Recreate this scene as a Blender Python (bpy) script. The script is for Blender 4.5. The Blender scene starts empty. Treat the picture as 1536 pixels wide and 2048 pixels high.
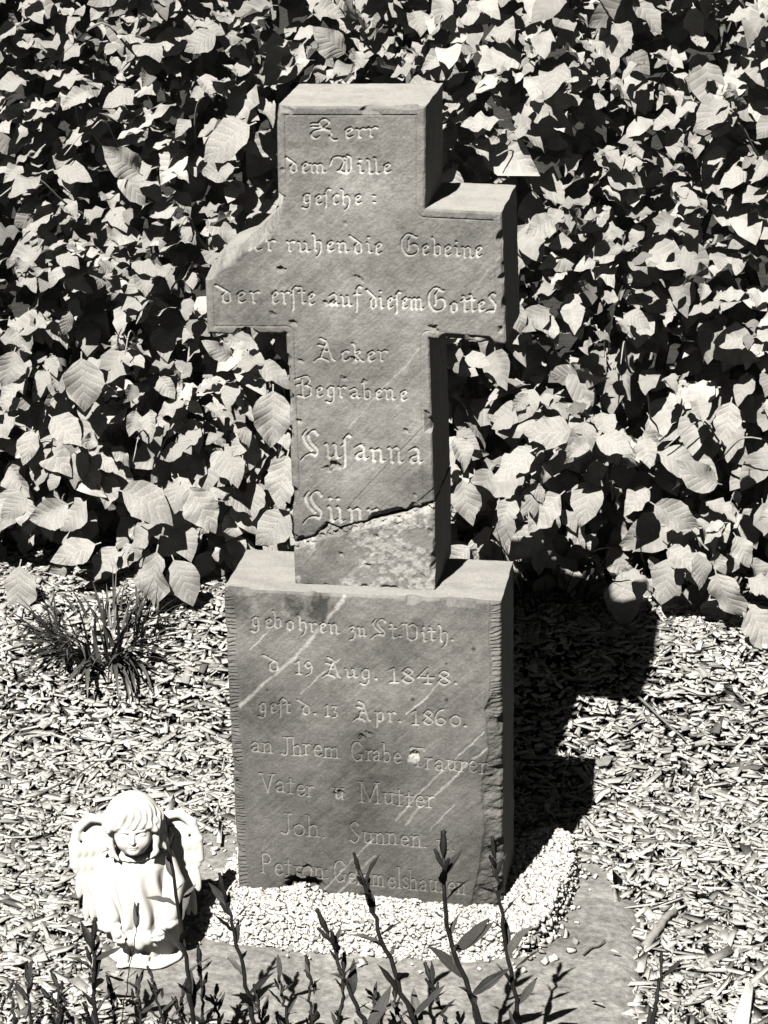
import bpy, math, random
import numpy as np
from mathutils import Matrix, Vector

# ------------------------------------------------------------------ camera, sky, sun, exposure
sc = bpy.context.scene
COL = sc.collection
rng = np.random.default_rng(7)
random.seed(7)

cam_d = bpy.data.cameras.new('camera')
cam_o = bpy.data.objects.new('camera', cam_d)
COL.objects.link(cam_o)
cam_d.sensor_fit = 'VERTICAL'
cam_d.sensor_height = 24.0
cam_d.lens = 4600.0 / 2048.0 * 24.0
cam_d.clip_start = 0.05
cam_d.clip_end = 500.0
CAM = Vector((0.5582, -2.9576, 1.7643))
RIGHT = Vector((0.985938, 0.165718, -0.021547))
FWD = Vector((-0.162513, 0.920749, -0.354699))
UP = Vector((-0.038940, 0.353212, 0.934732))
cam_o.matrix_world = Matrix(((RIGHT.x, UP.x, -FWD.x, CAM.x), (RIGHT.y, UP.y, -FWD.y, CAM.y),
                             (RIGHT.z, UP.z, -FWD.z, CAM.z), (0, 0, 0, 1)))
sc.camera = cam_o

SUN_EL = math.radians(52.0)
SUN_AZ = math.radians(14.0)                       # light travels towards +Y, turned this much towards +X
LDIR = Vector((math.sin(SUN_AZ) * math.cos(SUN_EL), math.cos(SUN_AZ) * math.cos(SUN_EL), -math.sin(SUN_EL)))
sun_d = bpy.data.lights.new('sun', 'SUN')
sun_d.energy = 5.0
sun_d.angle = math.radians(0.5)
sun_d.color = (1.0, 0.965, 0.905)
sun_o = bpy.data.objects.new('sun', sun_d)
sun_o.rotation_euler = LDIR.to_track_quat('-Z', 'Y').to_euler()
sun_o.location = (-2, -6, 8)
COL.objects.link(sun_o)

wd = bpy.data.worlds.new('World')
sc.world = wd
wd.use_nodes = True
wn = wd.node_tree.nodes
wl = wd.node_tree.links
wn.clear()
sky = wn.new('ShaderNodeTexSky')
sky.sky_type = 'NISHITA'
sky.sun_disc = False
sky.sun_elevation = SUN_EL
sky.sun_rotation = math.radians(180.0) + SUN_AZ
sky.air_density = 0.2                             # very clear air
sky.dust_density = 0.0
sep = wn.new('ShaderNodeSeparateColor')           # the photograph is a red-filtered, toned monochrome:
comb = wn.new('ShaderNodeVectorMath')             # only the red part of the skylight reaches it
comb.operation = 'SCALE'
comb.inputs[0].default_value = (0.93, 1.0, 1.0)
bg = wn.new('ShaderNodeBackground')
bg.inputs['Strength'].default_value = 0.05
wo = wn.new('ShaderNodeOutputWorld')
wl.new(sky.outputs[0], sep.inputs[0])
wl.new(sep.outputs[0], comb.inputs['Scale'])
wl.new(comb.outputs[0], bg.inputs[0])
wl.new(bg.outputs[0], wo.inputs[0])

sc.view_settings.view_transform = 'Standard'
sc.view_settings.look = 'None'
sc.view_settings.gamma = 1.0
sc.view_settings.use_curve_mapping = False
sc.view_settings.exposure = 2.9
try:
    sc.cycles.max_bounces = 5
    sc.cycles.diffuse_bounces = 2
except Exception:
    pass

# ------------------------------------------------------------------ helpers
TINT = (1.0, 0.975, 0.925)


def grey(v):
    return (v * TINT[0], v * TINT[1], v * TINT[2], 1.0)


def tag(o, label=None, cat=None, group=None, kind=None):
    if label:
        o['label'] = label
    if cat:
        o['category'] = cat
    if group:
        o['group'] = group
    if kind:
        o['kind'] = kind
    return o


def empty(name, loc=(0, 0, 0)):
    o = bpy.data.objects.new(name, None)
    o.empty_display_size = 0.05
    o.location = loc
    COL.objects.link(o)
    return o


def make_mesh(name, verts, faces, mat=None, smooth=True, tone=None, uv=None):
    """verts (n,3) array, faces (m,k) array or a list of such arrays / ragged lists"""
    me = bpy.data.meshes.new(name)
    verts = np.asarray(verts, dtype=np.float32)
    if isinstance(faces, np.ndarray):
        faces = [faces]
    loops, starts, n = [], [], 0
    for f in faces:
        f = np.asarray(f, dtype=np.int32)
        if f.ndim == 1:
            f = f[None, :]
        loops.append(f.ravel())
        starts.append(n + np.arange(f.shape[0], dtype=np.int32) * f.shape[1])
        n += f.size
    loops = np.concatenate(loops)
    starts = np.concatenate(starts)
    me.vertices.add(len(verts))
    me.vertices.foreach_set('co', verts.ravel())
    me.loops.add(len(loops))
    me.loops.foreach_set('vertex_index', loops)
    me.polygons.add(len(starts))
    me.polygons.foreach_set('loop_start', starts)
    me.update(calc_edges=True)
    me.validate()
    if smooth:
        me.polygons.foreach_set('use_smooth', np.ones(len(me.polygons), dtype=bool))
    if tone is not None:
        a = me.attributes.new('tone', 'FLOAT', 'POINT')
        a.data.foreach_set('value', np.asarray(tone, dtype=np.float32))
    if uv is not None:
        l = me.uv_layers.new(name='UVMap')
        vi = np.empty(len(me.loops), dtype=np.int32)
        me.loops.foreach_get('vertex_index', vi)
        l.data.foreach_set('uv', np.asarray(uv, dtype=np.float32)[vi].ravel())
    if mat:
        me.materials.append(mat)
    return me


def link(name, me, parent=None, loc=None):
    o = bpy.data.objects.new(name, me)
    COL.objects.link(o)
    if parent is not None:
        o.parent = parent
    if loc is not None:
        o.location = loc
    return o


def fract(v):
    return v - np.floor(v)


def hash2(ix, iy, seed):
    return fract(np.sin(ix * 127.1 + iy * 311.7 + seed * 74.7) * 43758.5453)


def vnoise(x, y, seed=0.0):
    ix, iy = np.floor(x), np.floor(y)
    fx, fy = x - ix, y - iy
    fx = fx * fx * (3 - 2 * fx)
    fy = fy * fy * (3 - 2 * fy)
    a, b = hash2(ix, iy, seed), hash2(ix + 1, iy, seed)
    c, d = hash2(ix, iy + 1, seed), hash2(ix + 1, iy + 1, seed)
    return (a + (b - a) * fx) * (1 - fy) + (c + (d - c) * fx) * fy


def fbm(x, y, seed=0.0, octv=4, gain=0.5):
    s, a, t = 0.0, 1.0, 0.0
    for k in range(octv):
        s = s + a * vnoise(x * 2 ** k, y * 2 ** k, seed + k * 3.1)
        t += a
        a *= gain
    return s / t


def sstep(a, b, x):
    t = np.clip((x - a) / (b - a), 0, 1)
    return t * t * (3 - 2 * t)


def ground_z(x, y):
    """level ground round the slab, then a low bank that rises to the foot of the hedge"""
    z = -0.046 + 0.148 * sstep(0.42, 0.86, np.asarray(y, dtype=float))
    return z + 0.012 * (fbm(np.asarray(x) * 5 + 9, np.asarray(y) * 5 + 4, 2.0, 3) - 0.5)


# ------------------------------------------------------------------ materials
def new_mat(name):
    m = bpy.data.materials.new(name)
    m.use_nodes = True
    nt = m.node_tree
    b = nt.nodes['Principled BSDF']
    return m, nt, b


def tone_mat(name, base, rough=0.9, noise=0.25, nscale=60.0, bump=0.3, bscale=250.0, bdist=0.002, spec=0.02, lo=None, detail=6.0):
    """base colour = base * tone attribute * procedural mottling, with fine bump"""
    m, nt, b = new_mat(name)
    N, L = nt.nodes, nt.links
    at = N.new('ShaderNodeAttribute')
    at.attribute_name = 'tone'
    tc = N.new('ShaderNodeTexCoord')
    nz = N.new('ShaderNodeTexNoise')
    nz.inputs['Scale'].default_value = nscale
    nz.inputs['Detail'].default_value = detail
    L.new(tc.outputs['Object'], nz.inputs['Vector'])
    mr = N.new('ShaderNodeMapRange')
    mr.inputs['From Min'].default_value = 0.25
    mr.inputs['From Max'].default_value = 0.75
    mr.inputs['To Min'].default_value = 1 - noise
    mr.inputs['To Max'].default_value = 1 + noise
    L.new(nz.outputs['Fac'], mr.inputs['Value'])
    mu = N.new('ShaderNodeMath')
    mu.operation = 'MULTIPLY'
    L.new(at.outputs['Fac'], mu.inputs[0])
    L.new(mr.outputs[0], mu.inputs[1])
    vm = N.new('ShaderNodeVectorMath')
    vm.operation = 'SCALE'
    vm.inputs[0].default_value = grey(base)[:3]
    L.new(mu.outputs[0], vm.inputs['Scale'])
    mn = N.new('ShaderNodeVectorMath')
    mn.operation = 'MINIMUM'
    mn.inputs[1].default_value = (0.86, 0.85, 0.82)
    L.new(vm.outputs[0], mn.inputs[0])
    L.new(mn.outputs[0], b.inputs['Base Color'])
    b.inputs['Roughness'].default_value = rough
    b.inputs['Specular IOR Level'].default_value = spec
    if bump:
        n2 = N.new('ShaderNodeTexNoise')
        n2.inputs['Scale'].default_value = bscale
        n2.inputs['Detail'].default_value = 5.0
        n2.inputs['Roughness'].default_value = 0.65
        L.new(tc.outputs['Object'], n2.inputs['Vector'])
        bp = N.new('ShaderNodeBump')
        bp.inputs['Strength'].default_value = bump
        bp.inputs['Distance'].default_value = bdist
        L.new(n2.outputs['Fac'], bp.inputs['Height'])
        L.new(bp.outputs[0], b.inputs['Normal'])
    return m


def leaf_mat(name, base, veins=7.0, bump=0.55, rough=0.7, spec=0.04, trans=0.0):
    m, nt, b = new_mat(name)
    N, L = nt.nodes, nt.links

    def math_(op, a, c=None):
        n = N.new('ShaderNodeMath')
        n.operation = op
        for i, v in enumerate((a, c)):
            if v is None:
                continue
            if isinstance(v, (int, float)):
                n.inputs[i].default_value = v
            else:
                L.new(v, n.inputs[i])
        return n.outputs[0]
    uvn = N.new('ShaderNodeUVMap')
    uvn.uv_map = 'UVMap'
    sp = N.new('ShaderNodeSeparateXYZ')
    L.new(uvn.outputs[0], sp.inputs[0])
    au = math_('ABSOLUTE', math_('MULTIPLY', math_('SUBTRACT', sp.outputs[0], 0.5), 2.0))
    ph = math_('SUBTRACT', math_('MULTIPLY', sp.outputs[1], veins), math_('MULTIPLY', math_('POWER', au, 0.8), 1.6))
    wave = math_('SINE', math_('MULTIPLY', ph, 2 * math.pi))
    side = math_('POWER', math_('ADD', math_('MULTIPLY', wave, 0.5), 0.5), 3.0)
    mid = math_('SUBTRACT', 1.0, math_('MINIMUM', math_('MULTIPLY', au, 14.0), 1.0))
    vein = math_('MAXIMUM', side, mid)
    at = N.new('ShaderNodeAttribute')
    at.attribute_name = 'tone'
    nz = N.new('ShaderNodeTexNoise')
    nz.inputs['Scale'].default_value = 35.0
    nz.inputs['Detail'].default_value = 2.0
    tc = N.new('ShaderNodeTexCoord')
    L.new(tc.outputs['Object'], nz.inputs['Vector'])
    k = math_('MULTIPLY', at.outputs['Fac'], math_('ADD', 0.92, math_('MULTIPLY', vein, 0.10)))
    k = math_('MULTIPLY', k, math_('ADD', 0.55, math_('MULTIPLY', nz.outputs['Fac'], 0.9)))
    vm = N.new('ShaderNodeVectorMath')
    vm.operation = 'SCALE'
    vm.inputs[0].default_value = grey(base)[:3]
    L.new(k, vm.inputs['Scale'])
    L.new(vm.outputs[0], b.inputs['Base Color'])
    b.inputs['Roughness'].default_value = rough
    b.inputs['Specular IOR Level'].default_value = spec
    bp = N.new('ShaderNodeBump')
    bp.inputs['Strength'].default_value = bump
    bp.inputs['Distance'].default_value = 0.002
    hsum = math_('ADD', math_('MULTIPLY', side, -1.0), math_('MULTIPLY', nz.outputs['Fac'], 0.8))
    L.new(hsum, bp.inputs['Height'])
    L.new(bp.outputs[0], b.inputs['Normal'])
    if trans:
        tr = N.new('ShaderNodeBsdfTranslucent')
        L.new(vm.outputs[0], tr.inputs['Color'])
        mx = N.new('ShaderNodeMixShader')
        mx.inputs[0].default_value = trans
        L.new(b.outputs[0], mx.inputs[1])
        L.new(tr.outputs[0], mx.inputs[2])
        L.new(mx.outputs[0], N['Material Output'].inputs['Surface'])
    return m


M_STONE = tone_mat('weathered_slate', 0.051, rough=0.9, noise=0.15, nscale=240.0, bump=0.30, bscale=420.0, bdist=0.0018)
M_PLINTH = tone_mat('plinth_slate', 0.034, rough=0.88, noise=0.15, nscale=240.0, bump=0.30, bscale=420.0, bdist=0.0018)
M_SLAB = tone_mat('slab_stone', 0.058, rough=0.92, noise=0.42, nscale=110.0, bump=0.75, bscale=240.0, bdist=0.003)
M_CHIP = tone_mat('wood_chip', 0.112, rough=0.85, noise=0.18, nscale=120.0, bump=0.25, bscale=300.0, bdist=0.0015)
M_SOIL = tone_mat('soil', 0.01, rough=1.0, noise=0.4, nscale=40.0, bump=0.6, bscale=120.0, bdist=0.006)
M_PEB = tone_mat('white_gravel', 0.145, rough=0.85, noise=0.12, nscale=150.0, bump=0.2, bscale=400.0, bdist=0.001)
M_ANGEL = tone_mat('white_cast_stone', 0.168, rough=0.7, noise=0.03, nscale=40.0, bump=0.08, bscale=300.0, bdist=0.001)
M_LEAF = leaf_mat('beech_leaf', 0.110, bump=0.35, trans=0.30)
M_TWIG = tone_mat('twig_bark', 0.08, rough=0.8, noise=0.25, nscale=90.0, bump=0.3, bscale=250.0)
M_GRASS = leaf_mat('strap_leaf', 0.017, veins=0.0, bump=0.1, rough=0.45, spec=0.10)
M_STALK = tone_mat('dark_stalk', 0.0045, rough=0.5, noise=0.35, nscale=120.0, bump=0.2, bscale=300.0, spec=0.04)
M_SLEAF = leaf_mat('dark_stalk_leaf', 0.011, veins=0.0, bump=0.2, rough=0.55, spec=0.05)

# ------------------------------------------------------------------ ground
gx = np.unique(np.concatenate([np.linspace(-14, -1.6, 12), np.linspace(-1.6, 1.6, 90), np.linspace(1.6, 14, 12)]))
gy = np.unique(np.concatenate([np.linspace(-14, -1.2, 12), np.linspace(-1.2, 1.6, 90), np.linspace(1.6, 14, 12)]))
GX, GY = np.meshgrid(gx, gy)
GZ = ground_z(GX, GY) - 0.012
nx_, ny_ = len(gx), len(gy)
idx = np.arange(nx_ * ny_).reshape(ny_, nx_)
q4 = np.stack([idx[:-1, :-1], idx[:-1, 1:], idx[1:, 1:], idx[1:, :-1]], -1).reshape(-1, 4)
ground = link('ground', make_mesh('ground', np.stack([GX, GY, GZ], -1).reshape(-1, 3), q4, M_SOIL, tone=np.ones(nx_ * ny_)))
tag(ground, kind='structure')

# ------------------------------------------------------------------ carved lettering: pen strokes swept by a broad nib


def st(x, foot=True):
    p = [(x - .11, .93), (x, .80), (x, .17), (x + .11, .04)]
    return p + [(x + .22, .14)] if foot else p


def c_(*p):
    return ('c',) + p


FR = {  # blackletter, x-height 1
    'i': (.50, [st(.2), [(.16, 1.42), (.26, 1.33)]]),
    'n': (.92, [st(.2, False), [(.2, .76), (.45, .97), (.58, .82), (.58, .17), (.69, .04), (.80, .14)]]),
    'm': (1.30, [st(.2, False), [(.2, .76), (.43, .97), (.56, .82), (.56, .17), (.66, .04)], [(.56, .76), (.80, .97), (.93, .82), (.93, .17), (1.04, .04), (1.15, .14)]]),
    'u': (.92, [st(.2, False), st(.6), [(.31, .04), (.6, .28)]]),
    'r': (.66, [st(.2, False), [(.2, .74), (.43, .98), (.58, .86)]]),
    'e': (.66, [[(.2, .80), (.2, .18), (.33, .03), (.55, .2)], [(.2, .8), (.42, .99), (.54, .78), (.22, .44)]]),
    'c': (.60, [[(.2, .80), (.2, .18), (.33, .03), (.52, .18)], [(.2, .8), (.42, .99), (.54, .86)]]),
    'd': (.80, [[(-.12, 1.55), (.56, .86), (.58, .2), (.36, .02), (.2, .2), (.2, .74), (.38, .92)]]),
    'a': (.88, [[(.16, .8), (.42, .99), (.57, .82), (.57, .17), (.68, .04), (.78, .14)], [(.56, .54), (.22, .38), (.2, .16), (.34, .03), (.56, .2)]]),
    'g': (.84, [[(.56, .92), (.36, .97), (.2, .8), (.2, .25), (.34, .07), (.56, .25)], c_((.57, .95), (.58, .2), (.52, -.3), (.3, -.5), (.05, -.36))]),
    'h': (.84, [[(.08, 1.62), (.2, 1.45), (.2, .17), (.3, .04)], c_((.2, .74), (.45, .98), (.6, .74), (.6, .2), (.5, -.25), (.32, -.52))]),
    'b': (.80, [[(.08, 1.62), (.2, 1.45), (.2, .18), (.36, .02), (.57, .2), (.57, .8), (.43, .97), (.2, .72)]]),
    'l': (.46, [[(.08, 1.62), (.2, 1.45), (.2, .17), (.31, .04), (.42, .14)]]),
    '/': (.50, [[(.52, 1.42), (.36, 1.56), (.2, 1.3), (.2, .1), (.17, -.42)], [(.06, .9), (.2, .96)]]),
    'f': (.54, [[(.54, 1.42), (.36, 1.56), (.2, 1.3), (.2, .1), (.17, -.42)], [(.02, .92), (.46, .92)]]),
    't': (.54, [[(.09, 1.36), (.2, 1.22), (.2, .17), (.31, .04), (.44, .14)], [(.0, .95), (.44, .95)]]),
    's': (.70, [c_((.6, 1.35), (.36, 1.5), (.18, 1.2), (.4, .85), (.56, .5), (.5, .12), (.3, -.02)), [(.02, .02), (.3, .1), (.5, .0)]]),
    'k': (.72, [[(.08, 1.62), (.2, 1.45), (.2, .17), (.31, .04)], [(.2, .78), (.42, 1.0), (.5, .85), (.24, .6)], [(.3, .6), (.5, .15), (.66, .05)]]),
    'o': (.80, [[(.38, .99), (.2, .8), (.2, .2), (.38, .02), (.57, .2), (.57, .8), (.38, .99)]]),
    'p': (.80, [[(.09, .93), (.2, .8), (.2, -.52)], [(.2, .72), (.42, .98), (.57, .8), (.57, .2), (.38, .03), (.2, .15)]]),
    'z': (.66, [[(.1, .85), (.3, .98), (.48, .85), (.26, .55)], c_((.26, .55), (.5, .4), (.5, .0), (.34, -.38), (.08, -.4))]),
    'H': (1.5, [[(.02, 1.35), (.4, 1.38)], [(.02, 1.08), (.42, 1.05)], c_((.52, .98), (.42, 1.5), (.68, 1.8), (.92, 1.45), (.62, 1.02)), [(.55, 1.0), (.92, .72), (1.02, .35)], c_((.98, .80), (.5, .84), (.08, .6), (.02, .2), (.22, .0), (.4, .18)), c_((.9, .25), (1.05, -.1), (1.3, -.12))]),
    'W': (1.62, [c_((.05, .85), (.2, 1.5), (.62, 1.62), (.82, 1.1), (.6, .35)), [(.45, .3), (.85, .1), (1.02, -.02)], [(.82, 1.62), (.98, 1.48), (.94, .3), (1.08, .05)], [(1.05, 1.78), (1.25, 1.55), (1.25, .5), (1.12, .1)]]),
    'G': (1.36, [c_((.80, 1.80), (.45, 1.88), (.12, 1.4), (.08, .65), (.38, .03), (.8, .02), (1.12, .35), (1.1, .82), (.86, 1.02), (.62, .84)), [(1.12, 1.62), (.78, 1.72), (.54, 1.4), (.52, .45)]]),
    'A': (1.20, [[(.2, 1.95), (.52, 1.72), (.80, .18), (.96, .02)], [(.55, 1.62), (.2, .22)], [(.3, .85), (.68, .85)], c_((-.12, -.05), (.1, .22), (.45, .14), (.62, -.06)), [(.1, 1.4), (.4, 1.24)]]),
    'B': (1.22, [[(.4, 1.6), (.4, .12)], c_((-.05, 1.55), (.3, 1.7), (.7, 1.88), (.9, 1.45), (.6, 1.06)), [(.58, 1.1), (.96, .9), (.92, .22), (.55, .0), (.08, .16)], [(.0, 1.05), (.38, 1.18)]]),
    'S': (1.05, [c_((.82, 1.5), (.6, 1.78), (.32, 1.5), (.45, 1.02), (.74, .6), (.68, .2)), c_((.68, .22), (.4, .32), (.1, .16), (-.06, -.12)), c_((.22, 1.74), (.06, 1.4), (.18, .95), (.5, .52))]),
    'V': (1.12, [[(-.05, 1.55), (.24, 1.6), (.3, .3), (.55, .04), (.88, .28), (.9, 1.3), (.66, 1.62), (.42, 1.42)]]),
    '.': (.35, [[(.1, .16), (.2, .06)]]),
    ':': (.35, [[(.1, .16), (.2, .06)], [(.1, .86), (.2, .76)]]),
    '1': (.62, [[(.1, 1.1), (.3, 1.32), (.3, .04)], [(.1, .02), (.5, .02)]]),
    '9': (.78, [c_((.55, 1.0), (.35, 1.3), (.12, 1.0), (.32, .68), (.56, .95), (.52, .3), (.2, .0))]),
    '8': (.76, [c_((.35, .68), (.14, 1.0), (.36, 1.32), (.58, 1.0), (.35, .68), (.1, .3), (.36, .0), (.62, .3), (.35, .68))]),
    '4': (.95, [[(.5, 1.3), (.05, .5), (.85, .5)], [(.52, .8), (.52, .02)], [(.36, .0), (.7, .0)]]),
    '3': (.68, [[(.1, 1.25), (.5, 1.25), (.28, .75)], c_((.28, .75), (.56, .55), (.45, .1), (.1, .02))]),
    '6': (.84, [c_((.6, 1.4), (.3, 1.25), (.1, .7), (.14, .2), (.4, .0), (.64, .3), (.42, .62), (.16, .4))]),
    '0': (.84, [c_((.4, .98), (.14, .7), (.16, .25), (.42, .02), (.66, .3), (.64, .75), (.4, .98))]),
}
FR['\u00fc'] = (FR['u'][0], FR['u'][1] + [[(.14, 1.42), (.24, 1.33)], [(.5, 1.42), (.6, 1.33)]])


def sf(x, y=0.0, w=.15):
    return [(x - w, y), (x + w, y)]


LA = {  # roman with slab serifs
    'a': (.74, [c_((.12, .74), (.3, .98), (.5, .78), (.5, .06)), c_((.5, .55), (.18, .42), (.1, .15), (.28, .0), (.5, .2)), [(.44, .02), (.66, .02)]]),
    'n': (.86, [[(.18, .95), (.18, 0)], c_((.18, .68), (.42, .98), (.6, .74), (.6, .02)), sf(.18), sf(.6), [(.04, .95), (.18, .95)]]),
    'h': (.86, [[(.18, 1.75), (.18, 0)], c_((.18, .68), (.42, .98), (.6, .74), (.6, .02)), sf(.18), sf(.6), [(.04, 1.75), (.18, 1.75)]]),
    'r': (.62, [[(.18, .95), (.18, 0)], c_((.18, .66), (.36, .96), (.52, .88)), sf(.18), [(.04, .95), (.18, .95)]]),
    'e': (.72, [c_((.12, .52), (.56, .54), (.52, .85), (.34, .98), (.12, .6), (.2, .12), (.42, .0), (.6, .2))]),
    'm': (1.24, [[(.18, .95), (.18, 0)], c_((.18, .68), (.38, .98), (.54, .74), (.54, .02)), c_((.54, .68), (.76, .98), (.92, .74), (.92, .02)), sf(.18), sf(.54), sf(.92)]),
    'b': (.82, [[(.18, 1.75), (.18, .05)], c_((.18, .7), (.42, .98), (.64, .6), (.5, .08), (.18, .12)), [(.04, 1.75), (.18, 1.75)]]),
    'u': (.86, [c_((.18, .95), (.18, .3), (.34, .0), (.6, .25)), [(.6, .95), (.6, 0)], sf(.18, .95, .12), sf(.6, .95, .12), [(.6, .0), (.74, .0)]]),
    't': (.56, [[(.24, 1.4), (.24, .0)], [(.02, .95), (.46, .95)], sf(.24, 0, .16)]),
    'o': (.80, [c_((.4, .98), (.14, .72), (.16, .22), (.4, .0), (.64, .24), (.66, .74), (.4, .98))]),
    'l': (.44, [[(.2, 1.75), (.2, 0)], sf(.2), [(.06, 1.75), (.2, 1.75)]]),
    's': (.62, [c_((.5, .82), (.32, .98), (.14, .76), (.34, .5), (.52, .26), (.34, .0), (.1, .16))]),
    'J': (.70, [c_((.45, 1.75), (.45, .4), (.3, -.05), (.04, .1)), sf(.45, 1.75, .2)]),
    'G': (1.16, [c_((.92, 1.45), (.6, 1.78), (.2, 1.45), (.14, .6), (.45, .0), (.86, .22)), [(.88, .62), (.88, .05)], [(.7, .64), (1.02, .64)]]),
    'T': (1.02, [[(.5, 1.72), (.5, 0)], [(.06, 1.72), (.94, 1.72)], sf(.5), [(.06, 1.72), (.06, 1.5)], [(.94, 1.72), (.94, 1.5)]]),
    'V': (1.02, [[(.12, 1.72), (.5, .02)], [(.5, .02), (.86, 1.72)], sf(.12, 1.72), sf(.86, 1.72)]),
    'M': (1.44, [[(.2, 1.72), (.2, 0)], [(.24, 1.72), (.72, .1)], [(.72, .1), (1.16, 1.72)], [(1.18, 1.72), (1.18, 0)], sf(.2), sf(1.18), sf(.2, 1.72), sf(1.18, 1.72)]),
    'S': (.92, [c_((.7, 1.5), (.46, 1.76), (.18, 1.42), (.4, .95), (.7, .5), (.44, .0), (.1, .22))]),
    'P': (.96, [[(.24, 1.72), (.24, 0)], c_((.24, 1.66), (.6, 1.72), (.78, 1.3), (.6, .88), (.26, .9)), sf(.24)]),
    '.': (.36, [[(.12, .06), (.2, .06)]]),
    ':': (.36, [[(.12, .1), (.2, .1)], [(.12, .78), (.2, .78)]]),
}


def curve_pts(p, n=10):
    p = [np.array(a, float) for a in p]
    p = [2 * p[0] - p[1]] + p + [2 * p[-1] - p[-2]]
    out = []
    for i in range(1, len(p) - 2):
        for t in np.linspace(0, 1, n, endpoint=False):
            out.append(0.5 * (2 * p[i] + (p[i + 1] - p[i - 1]) * t + (2 * p[i - 1] - 5 * p[i] + 4 * p[i + 1] - p[i + 2]) * t * t
                              + (3 * p[i] - p[i - 1] - 3 * p[i + 1] + p[i + 2]) * t ** 3))
    out.append(p[-2])
    return out


def blur(a, s):
    r = int(math.ceil(3 * s))
    k = np.exp(-0.5 * (np.arange(-r, r + 1) / s) ** 2)
    k /= k.sum()
    for ax in (0, 1):
        pad = [(0, 0), (0, 0)]
        pad[ax] = (r, r)
        b = np.pad(a, pad, mode='edge')
        n = a.shape[ax]
        o = np.zeros_like(a)
        for i, w in enumerate(k):
            o += w * (b[i:i + n, :] if ax == 0 else b[:, i:i + n])
        a = o
    return a


def carve_words(words, x0, z0, nx, nz, cell, seed=3):
    """mask of all carved strokes at twice the grid resolution, softened to a groove (0..1), sampled on the grid"""
    r_ = np.random.default_rng(seed)
    h = cell / 2
    mask = np.zeros((nz * 2, nx * 2), np.float32)
    for style, text, xa, xb, za, zb, xh in words:
        G = FR if style == 'F' else LA
        adv = sum(G[c][0] for c in text)
        sx = (xb - xa) / max(adv - .12, .2)
        ang = math.radians(40 if style == 'F' else 12)
        nib = (.19 if style == 'F' else .11) * xh * r_.uniform(.85, 1.1)
        nib = max(nib, 0.0019)
        nv = np.array([math.cos(ang), math.sin(ang)]) * nib / 2
        cur = 0.0
        for ch in text:
            a, strokes = G[ch]
            jx, jz, js = r_.normal(0, .035), r_.normal(0, .045), 1 + r_.normal(0, .045)
            for s in strokes:
                pts = curve_pts(s[1:]) if s[0] == 'c' else [np.array(p, float) for p in s]
                P = np.array([[xa + (cur + p[0] + jx) * sx,
                               za + (zb - za) * (cur + p[0]) / adv + (p[1] * js + jz) * xh] for p in pts])
                for u, v in zip(P[:-1], P[1:]):
                    n = max(2, int(np.linalg.norm(v - u) / (h * .7)) + 1)
                    t = np.linspace(0, 1, n)[:, None, None]
                    w = np.linspace(-1, 1, max(3, int(nib / (h * .7)) + 1))[None, :, None]
                    th = np.array([-nv[1], nv[0]]) / np.linalg.norm(nv) * 0.00042
                    base = u + (v - u) * t + nv * w
                    for k in (-1, 0, 1):
                        q = (base + th * k).reshape(-1, 2)
                        ix = np.round((q[:, 0] - x0) / h).astype(int)
                        iz = np.round((q[:, 1] - z0) / h).astype(int)
                        ok = (ix >= 0) & (iz >= 0) & (ix < nx * 2) & (iz < nz * 2)
                        mask[iz[ok], ix[ok]] = 1
            cur += a
    s1 = blur(mask, 0.00032 / h)
    s2 = blur(mask, 0.0009 / h)
    return s1[::2, ::2], s2[::2, ::2]


def seg_dist(X, Z, pts):
    d = np.full(X.shape, 1e9)
    for (ax, az), (bx, bz) in zip(pts[:-1], pts[1:]):
        ux, uz = bx - ax, bz - az
        t = np.clip(((X - ax) * ux + (Z - az) * uz) / (ux * ux + uz * uz + 1e-12), 0, 1)
        d = np.minimum(d, np.hypot(X - ax - t * ux, Z - az - t * uz))
    return d


def nearest_on(pts, x, z):
    best = np.full(x.shape, 1e9)
    bx_, bz_ = x.copy(), z.copy()
    for (ax, az), (cx, cz) in zip(pts, pts[1:] + pts[:1]):
        ux, uz = cx - ax, cz - az
        t = np.clip(((x - ax) * ux + (z - az) * uz) / (ux * ux + uz * uz), 0, 1)
        qx, qz = ax + t * ux, az + t * uz
        d = np.hypot(x - qx, z - qz)
        m = d < best
        best[m], bx_[m], bz_[m] = d[m], qx[m], qz[m]
    return bx_, bz_


def inside(pts, X, Z):
    r = np.zeros(X.shape, bool)
    for (ax, az), (bx, bz) in zip(pts, pts[1:] + pts[:1]):
        if az == bz:
            continue
        c = ((az > Z) != (bz > Z)) & (X < (bx - ax) * (Z - az) / (bz - az) + ax)
        r ^= c
    return r


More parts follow.
